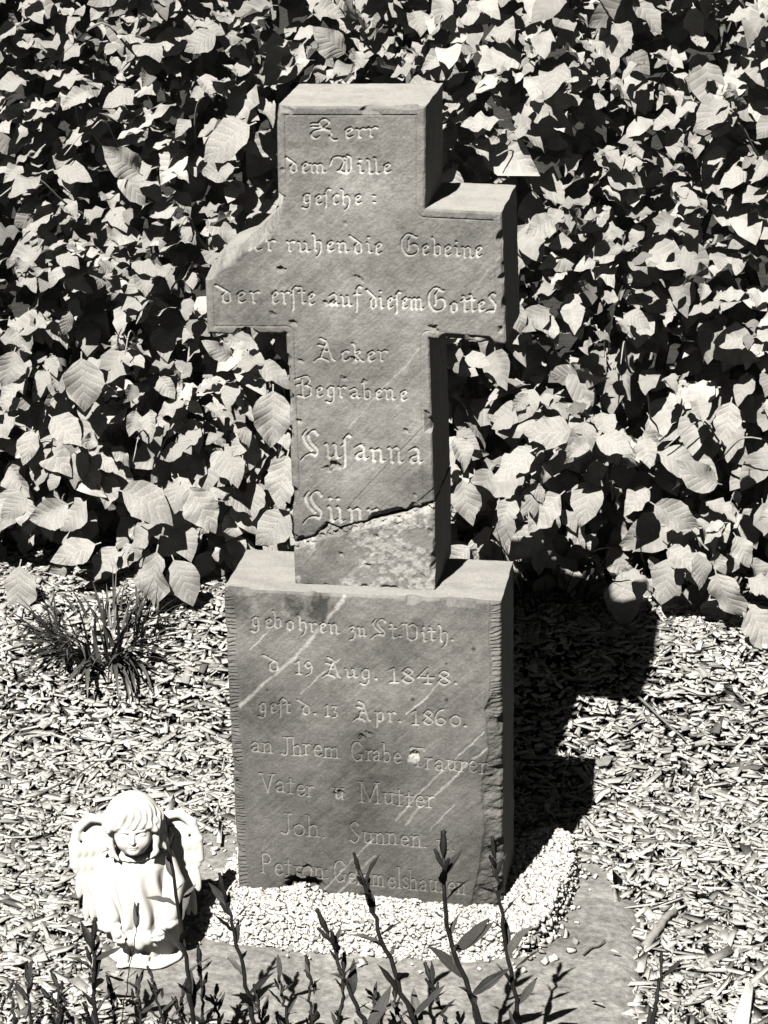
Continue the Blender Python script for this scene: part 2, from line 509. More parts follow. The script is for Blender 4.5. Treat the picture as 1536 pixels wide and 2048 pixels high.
def stone_block(name, outline, cell, depth, relief, mat, seed, wall_tone=1.45, wall_amp=0.0016, steps=16):
    """A block whose front is a dense relief cut from depth(X, Z) (metres behind the front plane) and whose
    rough-hewn flanks run back to `depth`.  relief(X, Z) -> (recess, tone)"""
    o = np.array(outline)
    x0, z0 = o.min(0) - cell * 1.5
    nx = int((o[:, 0].max() - x0) / cell) + 3
    nz = int((o[:, 1].max() - z0) / cell) + 3
    xs, zs = x0 + np.arange(nx) * cell, z0 + np.arange(nz) * cell
    X, Z = np.meshgrid(xs, zs)
    rec, tone = relief(X, Z, x0, z0, nx, nz, cell)
    inc = inside(outline, X[:-1, :-1] + cell / 2, Z[:-1, :-1] + cell / 2)
    ids = np.arange(nx * nz).reshape(nz, nx)
    Q = np.stack([ids[:-1, :-1], ids[:-1, 1:], ids[1:, 1:], ids[1:, :-1]], -1)[inc]
    used = np.unique(Q)
    remap = np.full(nx * nz, -1)
    remap[used] = np.arange(len(used))
    Q = remap[Q]
    vx, vz = X.ravel()[used].copy(), Z.ravel()[used].copy()
    vy, vt = rec.ravel()[used], tone.ravel()[used]
    E = np.concatenate([Q[:, [0, 1]], Q[:, [1, 2]], Q[:, [2, 3]], Q[:, [3, 0]]])
    key = np.minimum(E[:, 0], E[:, 1]) * (len(used) + 1) + np.maximum(E[:, 0], E[:, 1])
    u, inv, cnt = np.unique(key, return_inverse=True, return_counts=True)
    B = E[cnt[inv] == 1]
    bv = np.unique(B)
    qx, qz = nearest_on(outline, vx[bv], vz[bv])
    vx[bv], vz[bv] = qx, qz
    lut = np.full(len(used), -1)
    lut[bv] = np.arange(len(bv))
    V = [np.stack([vx, vy, vz], 1)]
    T = [vt]
    F = [Q]
    prev = bv.copy()
    n = len(used)
    cx, cz = o.mean(0)
    for k in range(1, steps + 1):
        t = .006 if k == 1 else ((k - 1) / (steps - 1)) ** 1.15
        yy = vy[bv] + (depth - vy[bv]) * t
        per = np.arctan2(qz - cz, qx - cx) * 0.2 + qx * 3 + qz * 2
        n1 = (fbm(qx * 90 + yy * 40, qz * 90 - yy * 60, seed + 5, 3) - .5) + 1.4 * (fbm(qx * 25 - yy * 22, qz * 25 + yy * 30, seed + 8, 2) - .5)
        n2 = (fbm(qx * 90 - yy * 50, qz * 90 + yy * 45, seed + 15, 3) - .5) + 1.4 * (fbm(qx * 25 + yy * 26, qz * 25 + yy * 30, seed + 18, 2) - .5)
        fall = min(1.0, t * 6)
        V.append(np.stack([qx + n1 * wall_amp * fall, yy, qz + n2 * wall_amp * fall], 1))
        T.append(wall_tone * (0.85 + 0.4 * fbm(qx * 40 + yy * 60, qz * 40 + yy * 90, seed + 3, 4)))
        cur = n + np.arange(len(bv))
        a, b = lut[B[:, 0]], lut[B[:, 1]]
        F.append(np.stack([prev[b], prev[a], cur[a], cur[b]], 1))
        prev = cur
        n += len(bv)
    m = len(outline)
    V.append(np.stack([o[:, 0], np.full(m, depth - .0005), o[:, 1]], 1))
    T.append(np.full(m, wall_tone))
    sgn = sum(a[0] * b[1] - b[0] * a[1] for a, b in zip(outline, outline[1:] + outline[:1]))
    cap = n + np.arange(m)
    F.append(cap[None, ::-1] if sgn > 0 else cap[None, :])
    return make_mesh(name, np.concatenate(V), F, mat, tone=np.concatenate(T))


def edge_wear(X, Z, pts, seed, amt=0.0035, chip=0.008):
    """worn arris: rounded with irregular little chips"""
    closed = pts + pts[:1]
    d = seg_dist(X, Z, closed)
    nse = fbm(X * 55, Z * 55, seed, 3)
    w = 0.0011 + 0.0035 * np.clip(nse - .38, 0, 1)
    r = amt * np.exp(-(d / w) ** 2)
    big = np.clip((fbm(X * 28 + 3, Z * 28, seed + 4, 3) - .56) * 9, 0, 1)
    r += chip * big * np.clip(1 - d / (0.004 + 0.007 * big), 0, 1)
    return r, d


def pits(X, Z, L, seed):
    r = np.zeros(X.shape)
    dk = np.zeros(X.shape)
    for k, (px, pz, pr) in enumerate(L):
        m = (np.abs(X - px) < pr * 3) & (np.abs(Z - pz) < pr * 3)
        dx, dz = X[m] - px, Z[m] - pz
        nn = fbm(dx * 250 + k, dz * 250, seed + k, 3)
        dd = np.hypot(dx * .85 + dz * .25, dz) / pr + (nn - .5) * 1.1
        r[m] = np.maximum(r[m], pr * .75 * np.clip(1 - dd, 0, 1) ** .7)
    return r


def stone_skin(X, Z, seed, streak=1.0):
    """slow waviness and diagonal sawing / cleavage marks; returns recess and tone"""
    a = math.radians(43)
    U = X * math.cos(a) + Z * math.sin(a)
    Wv = -X * math.sin(a) + Z * math.cos(a)
    st_ = fbm(U * 18, Wv * 330, seed + 1, 3)
    st2 = fbm(U * 9 + 5, Wv * 120, seed + 2, 3)
    fine = fbm(X * 420, Z * 420, seed + 3, 3)
    med = fbm(X * 90, Z * 90, seed + 4, 4)
    low = fbm(X * 12, Z * 12, seed + 5, 3)
    rec = 0.0007 * streak * (st_ - .5) + 0.0006 * streak * (st2 - .5) + 0.0006 * (fine - .5) + 0.0013 * (med - .5) + .002 * (low - .5)
    tone = 1 + .26 * streak * (st_ - .5) + .34 * streak * (st2 - .5) + .5 * (med - .5) + 1.0 * (low - .5) + .3 * (fine - .5)
    return rec, tone


def veins(X, Z, L, seed, amt):
    t = np.zeros(X.shape)
    for k, (pts, w) in enumerate(L):
        xs_ = [p[0] for p in pts]
        zs_ = [p[1] for p in pts]
        m = (X > min(xs_) - .02) & (X < max(xs_) + .02) & (Z > min(zs_) - .02) & (Z < max(zs_) + .02)
        wx = X[m] + .004 * (fbm(X[m] * 120, Z[m] * 120, seed + k, 3) - .5)
        wz = Z[m] + .004 * (fbm(X[m] * 120 + 7, Z[m] * 120, seed + k + 9, 3) - .5)
        d = seg_dist(wx, wz, pts)
        ww = w * .42 * (.4 + 1.2 * fbm(X[m] * 60, Z[m] * 60, seed + k + 3, 2))
        t[m] = np.maximum(t[m], amt * (.25 + 1.0 * fbm(X[m] * 45 + 2, Z[m] * 45, seed + k + 21, 3)) * np.clip(1.5 - d / ww, 0, 1))
    return t


# inscriptions: style, text, x start, x end, baseline z start, baseline z end, x-height (metres on the face)
CROSS_WORDS = [
    ('F', 'Herr', -0.0525, 0.0388, 0.6515, 0.6524, 0.0141),
    ('F', 'dem', -0.0867, -0.034, 0.6034, 0.6038, 0.0137),
    ('F', 'Wille', -0.0285, 0.053, 0.6032, 0.6048, 0.0136),
    ('F', 'ge/che', -0.07, 0.0123, 0.5605, 0.5616, 0.0138),
    ('F', ':', 0.0267, 0.0335, 0.5633, 0.5635, 0.0124),
    ('F', 'ier', -0.1544, -0.1097, 0.4936, 0.4941, 0.0155),
    ('F', 'ruhen', -0.0936, -0.0084, 0.4945, 0.4953, 0.0154),
    ('F', 'die', -0.0029, 0.0383, 0.4934, 0.4938, 0.0154),
    ('F', 'Gebeine', 0.063, 0.1757, 0.4937, 0.4926, 0.0153),
    ('F', 'der', -0.1911, -0.1344, 0.4171, 0.4181, 0.018),
    ('F', 'er/te', -0.1202, -0.0556, 0.4186, 0.4191, 0.0179),
    ('F', 'auf', -0.0389, 0.0064, 0.4175, 0.4182, 0.0171),
    ('F', 'die/em', 0.0181, 0.0941, 0.4164, 0.4174, 0.0171),
    ('F', 'Gottes', 0.1003, 0.1919, 0.4162, 0.4169, 0.0169),
    ('F', 'Acker', -0.0574, 0.0424, 0.3383, 0.3405, 0.0161),
    ('F', 'Begrabene', -0.0887, 0.0668, 0.2851, 0.2853, 0.0163),
    ('F', 'Su/anna', -0.0833, 0.0865, 0.1935, 0.1929, 0.0241),
    ('F', 'Sünnen', -0.086, 0.0809, 0.0957, 0.0964, 0.0247),
]
PLINTH_WORDS = [
    ('F', 'gebohren', -0.1627, -0.0325, 0.4403, 0.4353, 0.0157),
    ('F', 'zu', -0.018, 0.0059, 0.4337, 0.4334, 0.0156),
    ('F', 'St.', 0.0154, 0.0587, 0.4331, 0.4338, 0.0164),
    ('F', 'Vith.', 0.0587, 0.1328, 0.4307, 0.4315, 0.0163),
    ('F', 'd', -0.1435, -0.1235, 0.3702, 0.3705, 0.0159),
    ('F', '19', -0.1007, -0.0734, 0.3678, 0.3677, 0.0159),
    ('F', 'Aug.', -0.0565, 0.0211, 0.3663, 0.3667, 0.0159),
    ('F', '1848.', 0.037, 0.1371, 0.3636, 0.3653, 0.0174),
    ('F', 'ge/t', -0.1574, -0.1111, 0.3045, 0.3048, 0.0162),
    ('F', 'd.', -0.0955, -0.0703, 0.3041, 0.3048, 0.0161),
    ('F', '13', -0.0593, -0.0401, 0.3022, 0.3026, 0.0145),
    ('F', 'Apr.', -0.0128, 0.0525, 0.2993, 0.2992, 0.0161),
    ('F', '1860.', 0.0686, 0.1509, 0.2978, 0.2987, 0.0168),
    ('L', 'an', -0.1706, -0.1383, 0.2395, 0.2398, 0.0163),
    ('L', 'Jhrem', -0.1271, -0.036, 0.2381, 0.2372, 0.0172),
    ('L', 'Grabe', -0.022, 0.0513, 0.2349, 0.2346, 0.0171),
    ('L', 'Traurer', 0.0659, 0.1773, 0.2299, 0.2248, 0.017),
    ('L', 'Vater', -0.1598, -0.0799, 0.1734, 0.1728, 0.0182),
    ('L', 'u.', -0.0499, -0.0252, 0.1707, 0.1715, 0.0182),
    ('L', 'Mutter', -0.0118, 0.1003, 0.1674, 0.1642, 0.0182),
    ('L', 'Joh.', -0.1322, -0.0632, 0.105, 0.104, 0.0186),
    ('L', 'Sunnen.', -0.0294, 0.0875, 0.0997, 0.0979, 0.0184),
    ('L', 'u.', 0.1031, 0.1291, 0.094, 0.095, 0.0183),
    ('L', 'Petron:', -0.1655, -0.0593, 0.0366, 0.0341, 0.0188),
    ('L', 'Gemmelshausen', -0.0541, 0.1455, 0.0303, 0.0231, 0.0187),
]
OUT_FRONT = [(-0.0976, 0.6924), (0.1026, 0.6953), (0.0991, 0.5574), (0.2018, 0.555), (0.2065, 0.3707), (0.1008, 0.3756), (0.099, -0.0009), (-0.1011, -0.0005), (-0.0989, 0.3761), (-0.2108, 0.3724), (-0.2096, 0.4645), (-0.194, 0.4777), (-0.1651, 0.4905), (-0.1431, 0.5101), (-0.1212, 0.5302), (-0.1071, 0.5479), (-0.1015, 0.5653)]
FRACT = [(-0.1014, 0.0607), (-0.0701, 0.0748), (-0.0511, 0.0951), (-0.0332, 0.0883), (-0.0185, 0.0937), (0.0266, 0.106), (0.0541, 0.115), (0.083, 0.1271), (0.1031, 0.1349)]
VEIN_P = [
    ([(-0.1839, 0.3126), (-0.1527, 0.3442), (-0.0913, 0.4032), (-0.0607, 0.444), (-0.0417, 0.4683), (-0.0229, 0.4924)], 0.0054),
    ([(-0.0936, 0.3371), (-0.0631, 0.3675), (-0.0329, 0.3961)], 0.002),
    ([(0.0616, 0.3134), (0.0912, 0.3413), (0.1082, 0.3637)], 0.0027),
    ([(0.0435, 0.1389), (0.074, 0.1814), (0.1263, 0.2394), (0.1506, 0.2651), (0.1748, 0.293)], 0.0027),
    ([(0.0583, 0.1341), (0.0758, 0.1601), (0.1259, 0.2093), (0.1453, 0.2349), (0.1797, 0.2669)], 0.0041),
    ([(-0.0675, 0.0156), (-0.0258, 0.0663), (0.0083, 0.1048)], 0.0027),
    ([(-0.0606, -0.007), (-0.0345, 0.0266), (-0.0078, 0.0591), (0.0099, 0.0773)], 0.0034),
    ([(-0.165, 0.4032), (-0.1265, 0.4445)], 0.002),
    ([(0.0939, 0.1274), (0.1314, 0.1713)], 0.002),
]
VEIN_C = [
    ([(0.1609, 0.4427), (0.1795, 0.4691), (0.2007, 0.496)], 0.0034),
    ([(0.0278, 0.2948), (0.0695, 0.3371), (0.0881, 0.363)], 0.0027),
    ([(-0.0156, 0.2421), (0.002, 0.2599), (0.0278, 0.2948)], 0.0034),
    ([(-0.0887, 0.1523), (-0.0587, 0.1803)], 0.0027),
    ([(-0.0211, 0.0166), (0.0164, 0.0538), (0.0351, 0.0741)], 0.0047),
]
DARK_C = [[(-0.0197, 0.1228), (0.0638, 0.218), (0.0948, 0.2534)], [(-0.0943, 0.0204), (-0.0557, 0.0694)]]
PITS_C = [(-0.1017, 0.4689, 0.0061), (-0.1167, 0.4043, 0.0047), (-0.089, 0.393, 0.0054), (0.0049, 0.4592, 0.0041), (0.0103, 0.4552, 0.0034), (-0.0422, 0.4224, 0.0047), (-0.0297, 0.4228, 0.0041), (-0.0105, 0.5349, 0.0034), (-0.0794, 0.3376, 0.0041), (-0.0052, 0.3417, 0.0054), (-0.0195, 0.3142, 0.0041), (0.0086, 0.3116, 0.0034), (-0.0369, 0.185, 0.0081), (-0.0479, 0.1785, 0.0054), (0.0657, 0.2403, 0.0047), (0.108, 0.3908, 0.0061), (-0.0985, 0.5709, 0.0061), (-0.086, 0.2489, 0.0041), (0.0762, 0.145, 0.0027), (0.0049, 0.0337, 0.0034), (-0.0324, 0.0488, 0.0034)]
PITS_P = [(0.1606, 0.4221, 0.0042), (0.1216, 0.3974, 0.0028), (0.0722, 0.3379, 0.0042), (0.1209, 0.3407, 0.0035), (-0.1424, 0.3415, 0.0028), (-0.0032, 0.2725, 0.0063), (0.0065, 0.2788, 0.0049), (-0.0392, 0.1797, 0.0063), (-0.0453, 0.176, 0.0049), (0.0736, 0.249, 0.007), (-0.0923, 0.0513, 0.007), (-0.1042, 0.0376, 0.0056)]
BREAK_P = [(0.1874, 0.3555), (0.175, 0.3272), (0.1797, 0.2637), (0.1684, 0.1982), (0.1738, 0.133), (0.1637, 0.0657), (0.1521, 0.0016)]
SCROLL = [(-0.0806, 0.0138), (-0.0685, 0.007), (-0.025, 0.0094), (-0.0001, 0.0053), (0.028, 0.0075), (0.0468, 0.0021), (0.0732, -0.0002)]

BIG_LEAVES = [
    (-0.790,0.820,0.191, -0.799,0.780,0.094),
    (-0.527,0.820,0.232, -0.538,0.780,0.120),
    (-0.502,0.820,0.213, -0.456,0.780,0.138),
    (-0.652,0.840,0.589, -0.644,0.800,0.494),
    (-0.722,0.840,0.469, -0.656,0.800,0.432),
    (-0.604,0.840,0.329, -0.496,0.800,0.314),
    (-0.472,0.840,0.348, -0.415,0.800,0.274),
    (-0.304,0.840,0.539, -0.300,0.800,0.440),
    (-0.280,0.840,0.418, -0.298,0.800,0.327),
    (-0.275,0.840,0.308, -0.338,0.800,0.248),
    (-0.773,0.840,0.594, -0.788,0.800,0.536),
    (0.477,0.820,0.234, 0.515,0.780,0.146),
    (0.445,0.820,0.266, 0.468,0.780,0.217),
    (0.530,0.820,0.179, 0.586,0.780,0.094),
    (0.531,0.820,0.218, 0.583,0.780,0.218),
    (0.498,0.840,0.541, 0.487,0.800,0.475),
    (0.242,0.840,0.467, 0.153,0.800,0.484),
    (0.254,0.840,0.453, 0.229,0.800,0.441),
    (0.262,0.840,0.462, 0.323,0.800,0.460),
    (0.487,0.840,0.381, 0.416,0.800,0.411),
    (0.362,0.840,0.344, 0.438,0.800,0.315),
    (0.031,0.840,0.382, 0.049,0.800,0.306),
    (0.012,0.840,0.452, 0.051,0.800,0.419),
    (-0.315,0.840,1.005, -0.406,0.800,0.957),
    (-0.373,0.840,1.157, -0.416,0.800,1.134),
    (0.178,0.840,0.274, 0.133,0.800,0.250),
    (0.391,0.820,0.268, 0.445,0.780,0.253),
    (0.352,0.820,0.219, 0.351,0.780,0.192),
    (-0.771,0.840,0.317, -0.809,0.800,0.277),
    (-0.687,0.840,0.301, -0.762,0.800,0.274),
    (-0.640,0.840,0.224, -0.720,0.800,0.197),
    (-0.518,0.840,0.908, -0.570,0.800,0.959),
    (0.285,0.840,1.176, 0.316,0.800,1.146),
    (-0.152,0.840,1.116, -0.194,0.800,1.164),
    (-0.373,0.840,0.587, -0.407,0.800,0.617),
]

STALKS = [
    (0.058,-0.370,0.267, 0.093,-0.388,0.161, 0.136,-0.400,0.042),
    (0.172,-0.390,0.305, 0.179,-0.408,0.217, 0.225,-0.420,0.063),
    (0.233,-0.350,0.287, 0.248,-0.368,0.183, 0.270,-0.380,0.041),
    (-0.125,-0.370,0.220, -0.104,-0.388,0.137, -0.083,-0.400,0.023),
    (-0.186,-0.410,0.320, -0.170,-0.428,0.194, -0.155,-0.440,0.043),
    (-0.246,-0.370,0.178, -0.254,-0.388,0.109, -0.273,-0.400,0.006),
    (-0.060,-0.350,0.090, -0.052,-0.368,0.059, -0.043,-0.380,0.013),
    (-0.021,-0.340,0.091, -0.017,-0.358,0.056, -0.011,-0.370,0.009),
    (0.027,-0.340,0.095, 0.027,-0.358,0.060, 0.020,-0.370,0.012),
    (-0.303,-0.390,0.145, -0.301,-0.408,0.087, -0.300,-0.420,0.016),
    (-0.408,-0.370,0.062, -0.402,-0.388,0.042, -0.396,-0.400,-0.005),
    (-0.366,-0.370,0.059, -0.360,-0.388,0.038, -0.356,-0.400,-0.002),
    (-0.257,-0.350,0.056, -0.253,-0.368,0.034, -0.248,-0.380,-0.005),
    (-0.237,-0.350,0.068, -0.225,-0.368,0.037, -0.212,-0.380,-0.002),
    (-0.152,-0.340,0.041, -0.147,-0.358,0.029, -0.141,-0.370,-0.002),
    (0.065,-0.340,0.059, 0.072,-0.358,0.048, 0.080,-0.370,0.017),
    (0.096,-0.340,0.056, 0.105,-0.358,0.043, 0.117,-0.370,0.021),
    (0.450,-0.340,0.137, 0.446,-0.358,0.095, 0.440,-0.370,0.049),
    (-0.382,-0.360,0.026, -0.372,-0.378,0.014, -0.361,-0.390,-0.009),
    (-0.166,-0.360,0.103, -0.161,-0.378,0.056, -0.157,-0.390,0.009),
    (0.015,-0.380,0.176, 0.040,-0.398,0.117, 0.070,-0.410,0.043),
    (0.146,-0.350,0.096, 0.161,-0.368,0.070, 0.176,-0.380,0.032),
    (-0.298,-0.350,0.047, -0.290,-0.368,0.031, -0.283,-0.380,-0.008),
    (-0.435,-0.370,0.044, -0.427,-0.388,0.032, -0.422,-0.400,-0.008),
    (-0.196,-0.350,0.047, -0.194,-0.368,0.031, -0.198,-0.380,-0.001),
    (-0.094,-0.340,0.042, -0.087,-0.358,0.026, -0.078,-0.370,0.003),
]


# ------------------------------------------------------------------ plinth
PH, PD = 0.4967, 0.153
P_OUT = [(-0.2, -0.03), (0.2, -0.03), (0.2, PH), (-0.2, PH)]


def plinth_relief(X, Z, x0, z0, nx, nz, cell):
    rec, tone = stone_skin(X, Z, 11, .6)
    s1, s2 = carve_words(PLINTH_WORDS, x0, z0, nx, nz, cell, 5)
    rec += 0.0016 * s1 + 0.0003 * s2
    tone *= 1 + .95 * s1 * (.45 + .9 * fbm(X * 70, Z * 70, 95, 3))
    # chiselled margins down both sides
    for side in (-1, 1):
        dist = 0.2 - side * X
        wdt = 0.0155 + 0.0015 * np.sin(Z * 60)
        on = sstep(wdt, wdt - .0025, dist) * (1.0 if side < 0 else sstep(.30, .33, Z))
        zz = Z + dist * .12 * side + .0015 * (fbm(X * 60, Z * 60, 30 + side, 2) - .5) * 4
        saw = fract(zz / 0.0066 + .7 * hash2(np.floor(zz / .0066), np.zeros_like(zz), 4.0))
        cut = np.where(saw < .72, saw / .72, (1 - saw) / .28)
        rec += on * (.0005 + .0017 * cut * (.6 + .8 * fbm(X * 200, Z * 90, 41, 2)))
        rec += .0012 * np.exp(-((dist - wdt) / .0011) ** 2) * (1.0 if side < 0 else sstep(.30, .33, Z))
    # broken lower right flank
    bz = np.array([p[1] for p in BREAK_P])[::-1]
    bx = np.array([p[0] for p in BREAK_P])[::-1]
    line = np.interp(Z, bz, bx) + .004 * (fbm(X * 50, Z * 70, 51, 3) - .5)
    over = np.clip(X - line, 0, 1) * sstep(.375, .34, Z)
    facet = fbm(X * 38, Z * 55, 53, 4)
    rec += np.where(over > 0, .0012 * sstep(0, .003, over) + over * (.10 + .45 * facet) + .008 * (fbm(X * 60 + 3, Z * 110, 57, 4) - .45) * sstep(0, .008, over), 0)
    rec += np.where((over > 0), .005 * np.exp(-((fract(Z * 14 + X * 6 + .2 * facet) - .5) / .07) ** 2) * sstep(.004, .02, over), 0)
    # hollow broken out above the gravel
    hol = np.hypot((X + .098) / .040, (Z + .004) / .045) + .5 * (fbm(X * 70, Z * 70, 61, 3) - .5)
    rec += .016 * sstep(1.0, .55, hol)
    # slow flake line near the foot
    d = seg_dist(X, Z, SCROLL)
    rec += .0024 * np.exp(-(d / .0016) ** 2)
    under = np.interp(X, [p[0] for p in SCROLL], [p[1] for p in SCROLL], left=-1, right=-1)
    rec += .0016 * sstep(0, .002, under - Z)
    w, de = edge_wear(X, Z, P_OUT, 71)
    rec += w + pits(X, Z, PITS_P[5:], 73)
    tone += veins(X, Z, VEIN_P, 75, 1.5)
    tone *= .80 + .42 * sstep(.10, .42, Z + .10 * (fbm(X * 9, Z * 9, 91, 3) - .5) + .25 * X)    # lighter towards the top and right, darker below
    for px, pz, pr in PITS_P[:5]:                                  # small dark lichen spots
        tone *= 1 - .65 * sstep(pr, pr * .5, np.hypot(X - px, Z - pz) + .002 * (fbm(X * 300, Z * 300, 77, 2) - .5))
    for px, pz, rx, rz, k in ((-.058, .474, .018, .026, .6), (-.098, .478, .014, .020, .52), (.08, .455, .012, .012, .35), (-.19, .48, .035, .03, .3), (-.13, .30, .05, .03, .22), (.02, .10, .09, .05, .16), (.12, .40, .05, .03, -.14), (.02, .35, .07, .03, -.16)):
        dd = np.hypot((X - px) / rx, (Z - pz) / rz) + 1.2 * (fbm(X * 130, Z * 130, 79, 4) - .5)
        tone *= 1 - k * sstep(1.1, .6, dd)
    lich = sstep(.60, .70, fbm(X * 45 + 2, Z * 45, 83, 5)) * sstep(.40, .48, Z) * sstep(.02, -.12, X)
    tone += .35 * lich
    white = np.hypot((X - .071) / .010, (Z - .245) / .011) + .9 * (fbm(X * 160, Z * 160, 85, 3) - .5)
    tone += 1.6 * sstep(1.0, .7, white)
    return rec, np.clip(tone, .2, 3)


CELL = 0.0008
plinth = link('gravestone_plinth', stone_block('gravestone_plinth', P_OUT, CELL, PD, plinth_relief, M_PLINTH, 3, wall_tone=2.1))
tag(plinth, 'dark slate block with carved old German lettering standing in white gravel', 'gravestone')

# ------------------------------------------------------------------ cross in two pieces
CD = 0.1415
UPPER = [OUT_FRONT[0], OUT_FRONT[1], OUT_FRONT[2], OUT_FRONT[3], OUT_FRONT[4], OUT_FRONT[5]] + \
        [(x, z + .0012) for x, z in FRACT[::-1]] + OUT_FRONT[8:]
STUMP = [(-.1018, -.006), (.1018, -.006), (.1040, FRACT[-1][1] - .0012)] + [(x, z - .0012) for x, z in FRACT[::-1][1:-1]] + [(-.1018, FRACT[0][1] - .0012)]
BRK = OUT_FRONT[10:]


def cross_skin(X, Z, x0, z0, nx, nz, cell):
    rec, tone = stone_skin(X, Z, 111, .55)
    s1, s2 = carve_words(CROSS_WORDS, x0, z0, nx, nz, cell, 9)
    rec += 0.0019 * s1 + 0.0004 * s2
    tone *= 1 + 1.1 * s1 * (.45 + .9 * fbm(X * 70, Z * 70, 125, 3))
    # thin scribed border inside the outline
    full = OUT_FRONT
    d = seg_dist(X, Z, full + full[:1])
    keep = (1 - sstep(.03, .012, seg_dist(X, Z, BRK))) * sstep(.30, .55, fbm(X * 14 + 1, Z * 14, 113, 2) + .12)
    rec += .0011 * np.exp(-((d - .0115) / .0007) ** 2) * keep
    rec -= .0006 * sstep(.0115, .009, d) * keep
    rec += pits(X, Z, PITS_C, 117)
    tone += veins(X, Z, VEIN_C, 119, .55)
    for L in DARK_C:
        dd = seg_dist(X + .002 * (fbm(X * 90, Z * 90, 121, 2) - .5), Z, L)
        tone *= 1 - .30 * np.exp(-(dd / .0011) ** 2)
        rec += .0006 * np.exp(-(dd / .0010) ** 2)
    return rec, tone


def upper_relief(X, Z, x0, z0, nx, nz, cell):
    rec, tone = cross_skin(X, Z, x0, z0, nx, nz, cell)
    w, d = edge_wear(X, Z, UPPER, 131, amt=.0026, chip=.012)
    rec += w
    db = seg_dist(X, Z, BRK) + .010 * (fbm(X * 70, Z * 70, 133, 4) - .5)
    wid = .012 + .005 * np.sin(X * 90)
    t = np.clip(1 - db / wid, 0, 1)
    blk = fbm(X * 75 + 4, Z * 75, 134, 2)
    rec += sstep(0, .25, t) * .011 * (np.floor(blk * 6) / 6 - .3) + t * .045 + t * .016 * (fbm(X * 170, Z * 170, 135, 4) - .5) + t * .012 * (fbm(X * 420, Z * 420, 136, 3) - .5) + .0025 * sstep(0, .12, t)
    tone = tone * (1 - sstep(.02, .2, t)) + sstep(.02, .2, t) * 1.5 * (.5 + .5 * fbm(X * 150, Z * 150, 137, 4))
    # hole broken in the underside of the left arm
    hb = np.hypot((X + .155) / .018, (Z - .3735) / .010) + .6 * (fbm(X * 90, Z * 90, 139, 3) - .5)
    rec += .05 * sstep(1.05, .75, hb)
    le = (np.abs(X + .100) < .02) & (Z > .23) & (Z < .33)
    ch = np.clip(.010 * (fbm(X * 40, Z * 60, 141, 4) * 2 - .4), 0, .02)
    rec += np.where(le, .010 * sstep(ch, ch - .004, X + .1005), 0)
    # flaked corner right above the fracture
    fl = (X - .062) * .9 - np.abs(Z - .135) * 1.0 + .004 * (fbm(X * 60, Z * 60, 143, 3) - .5)
    rec += .0015 * sstep(.014, .0165, fl)
    for px, pz, rx, rz, k in ((-.07, .66, .03, .03, .16), (.03, .47, .05, .03, .16), (-.16, .42, .05, .04, .14), (.07, .28, .03, .05, -.12), (.14, .52, .05, .02, .14), (-.05, .22, .05, .04, .12), (.0, .58, .06, .03, -.12)):
        dd = np.hypot((X - px) / rx, (Z - pz) / rz) + 1.4 * (fbm(X * 80, Z * 80, 145, 4) - .5)
        tone *= 1 - k * sstep(1.2, .5, dd)          # old damp and lichen blotches
    return rec, np.clip(tone, .25, 2.6)


def stump_relief(X, Z, x0, z0, nx, nz, cell):
    rec, tone = stone_skin(X, Z, 151, .5)
    rec -= .0015
    s1, s2 = carve_words(CROSS_WORDS[-1:], x0, z0, nx, nz, cell, 9)
    rec += .0013 * s1 * sstep(.15, .5, fbm(X * 60, Z * 60, 155, 3))
    w, d = edge_wear(X, Z, STUMP, 153, amt=.002, chip=.008)
    rec += w
    fx = np.array([p[0] for p in FRACT])
    top = np.interp(X, fx, [.060, .074, .084, .088, .094, .106, .115, .127, .135]) - .004
    below = top - Z
    lw = .003 + .005 * fbm(X * 60, X * 0 + 2, 157, 3)
    t = np.clip(1 - below / lw, 0, 1)
    rec += .003 * t + .012 * t * (fbm(X * 220, Z * 220, 159, 4) - .5)
    # crusty pale lichen over the right half and along the foot
    la = fbm(X * 26 + 3, Z * 26, 161, 5)
    bias = .20 * sstep(-.02, .07, X) + .16 * sstep(.035, .0, Z) + .08 * sstep(.0, -.05, np.abs(X + .02) - .05)
    lich = sstep(.56, .66, la + bias) * sstep(.30, .62, fbm(X * 150, Z * 150, 163, 4))
    tone = tone * .86 + .75 * lich + .05 * sstep(.05, .3, t)
    rec -= .0012 * lich * fbm(X * 260, Z * 260, 165, 2)
    tone += veins(X, Z, VEIN_C[4:], 167, .6)
    tone *= 1 - .28 * np.exp(-(seg_dist(X, Z, DARK_C[1]) / .0012) ** 2)
    rec += pits(X, Z, [(.005, .034, .004), (-.033, .049, .004), (.086, .022, .004), (.02, .08, .003)], 169)
    return rec, np.clip(tone, .3, 2.4)


cross = empty('gravestone_cross', (-0.00013, 0.03376, PH))
cross.rotation_euler = (0.032, 0, -0.0194)
tag(cross, 'broken and mended slate cross with carved blackletter text on the dark plinth', 'grave cross')
o = link('upper_piece', stone_block('upper_piece', UPPER, CELL, CD, upper_relief, M_STONE, 5, wall_tone=1.5), cross)
o['label'] = 'inscribed cross head and arms with its left shoulder broken off'
o = link('lower_stump', stone_block('lower_stump', STUMP, CELL, CD + .002, stump_relief, M_STONE, 8, wall_tone=1.5), cross)
o['label'] = 'lichen crusted stump below the slanting fracture'

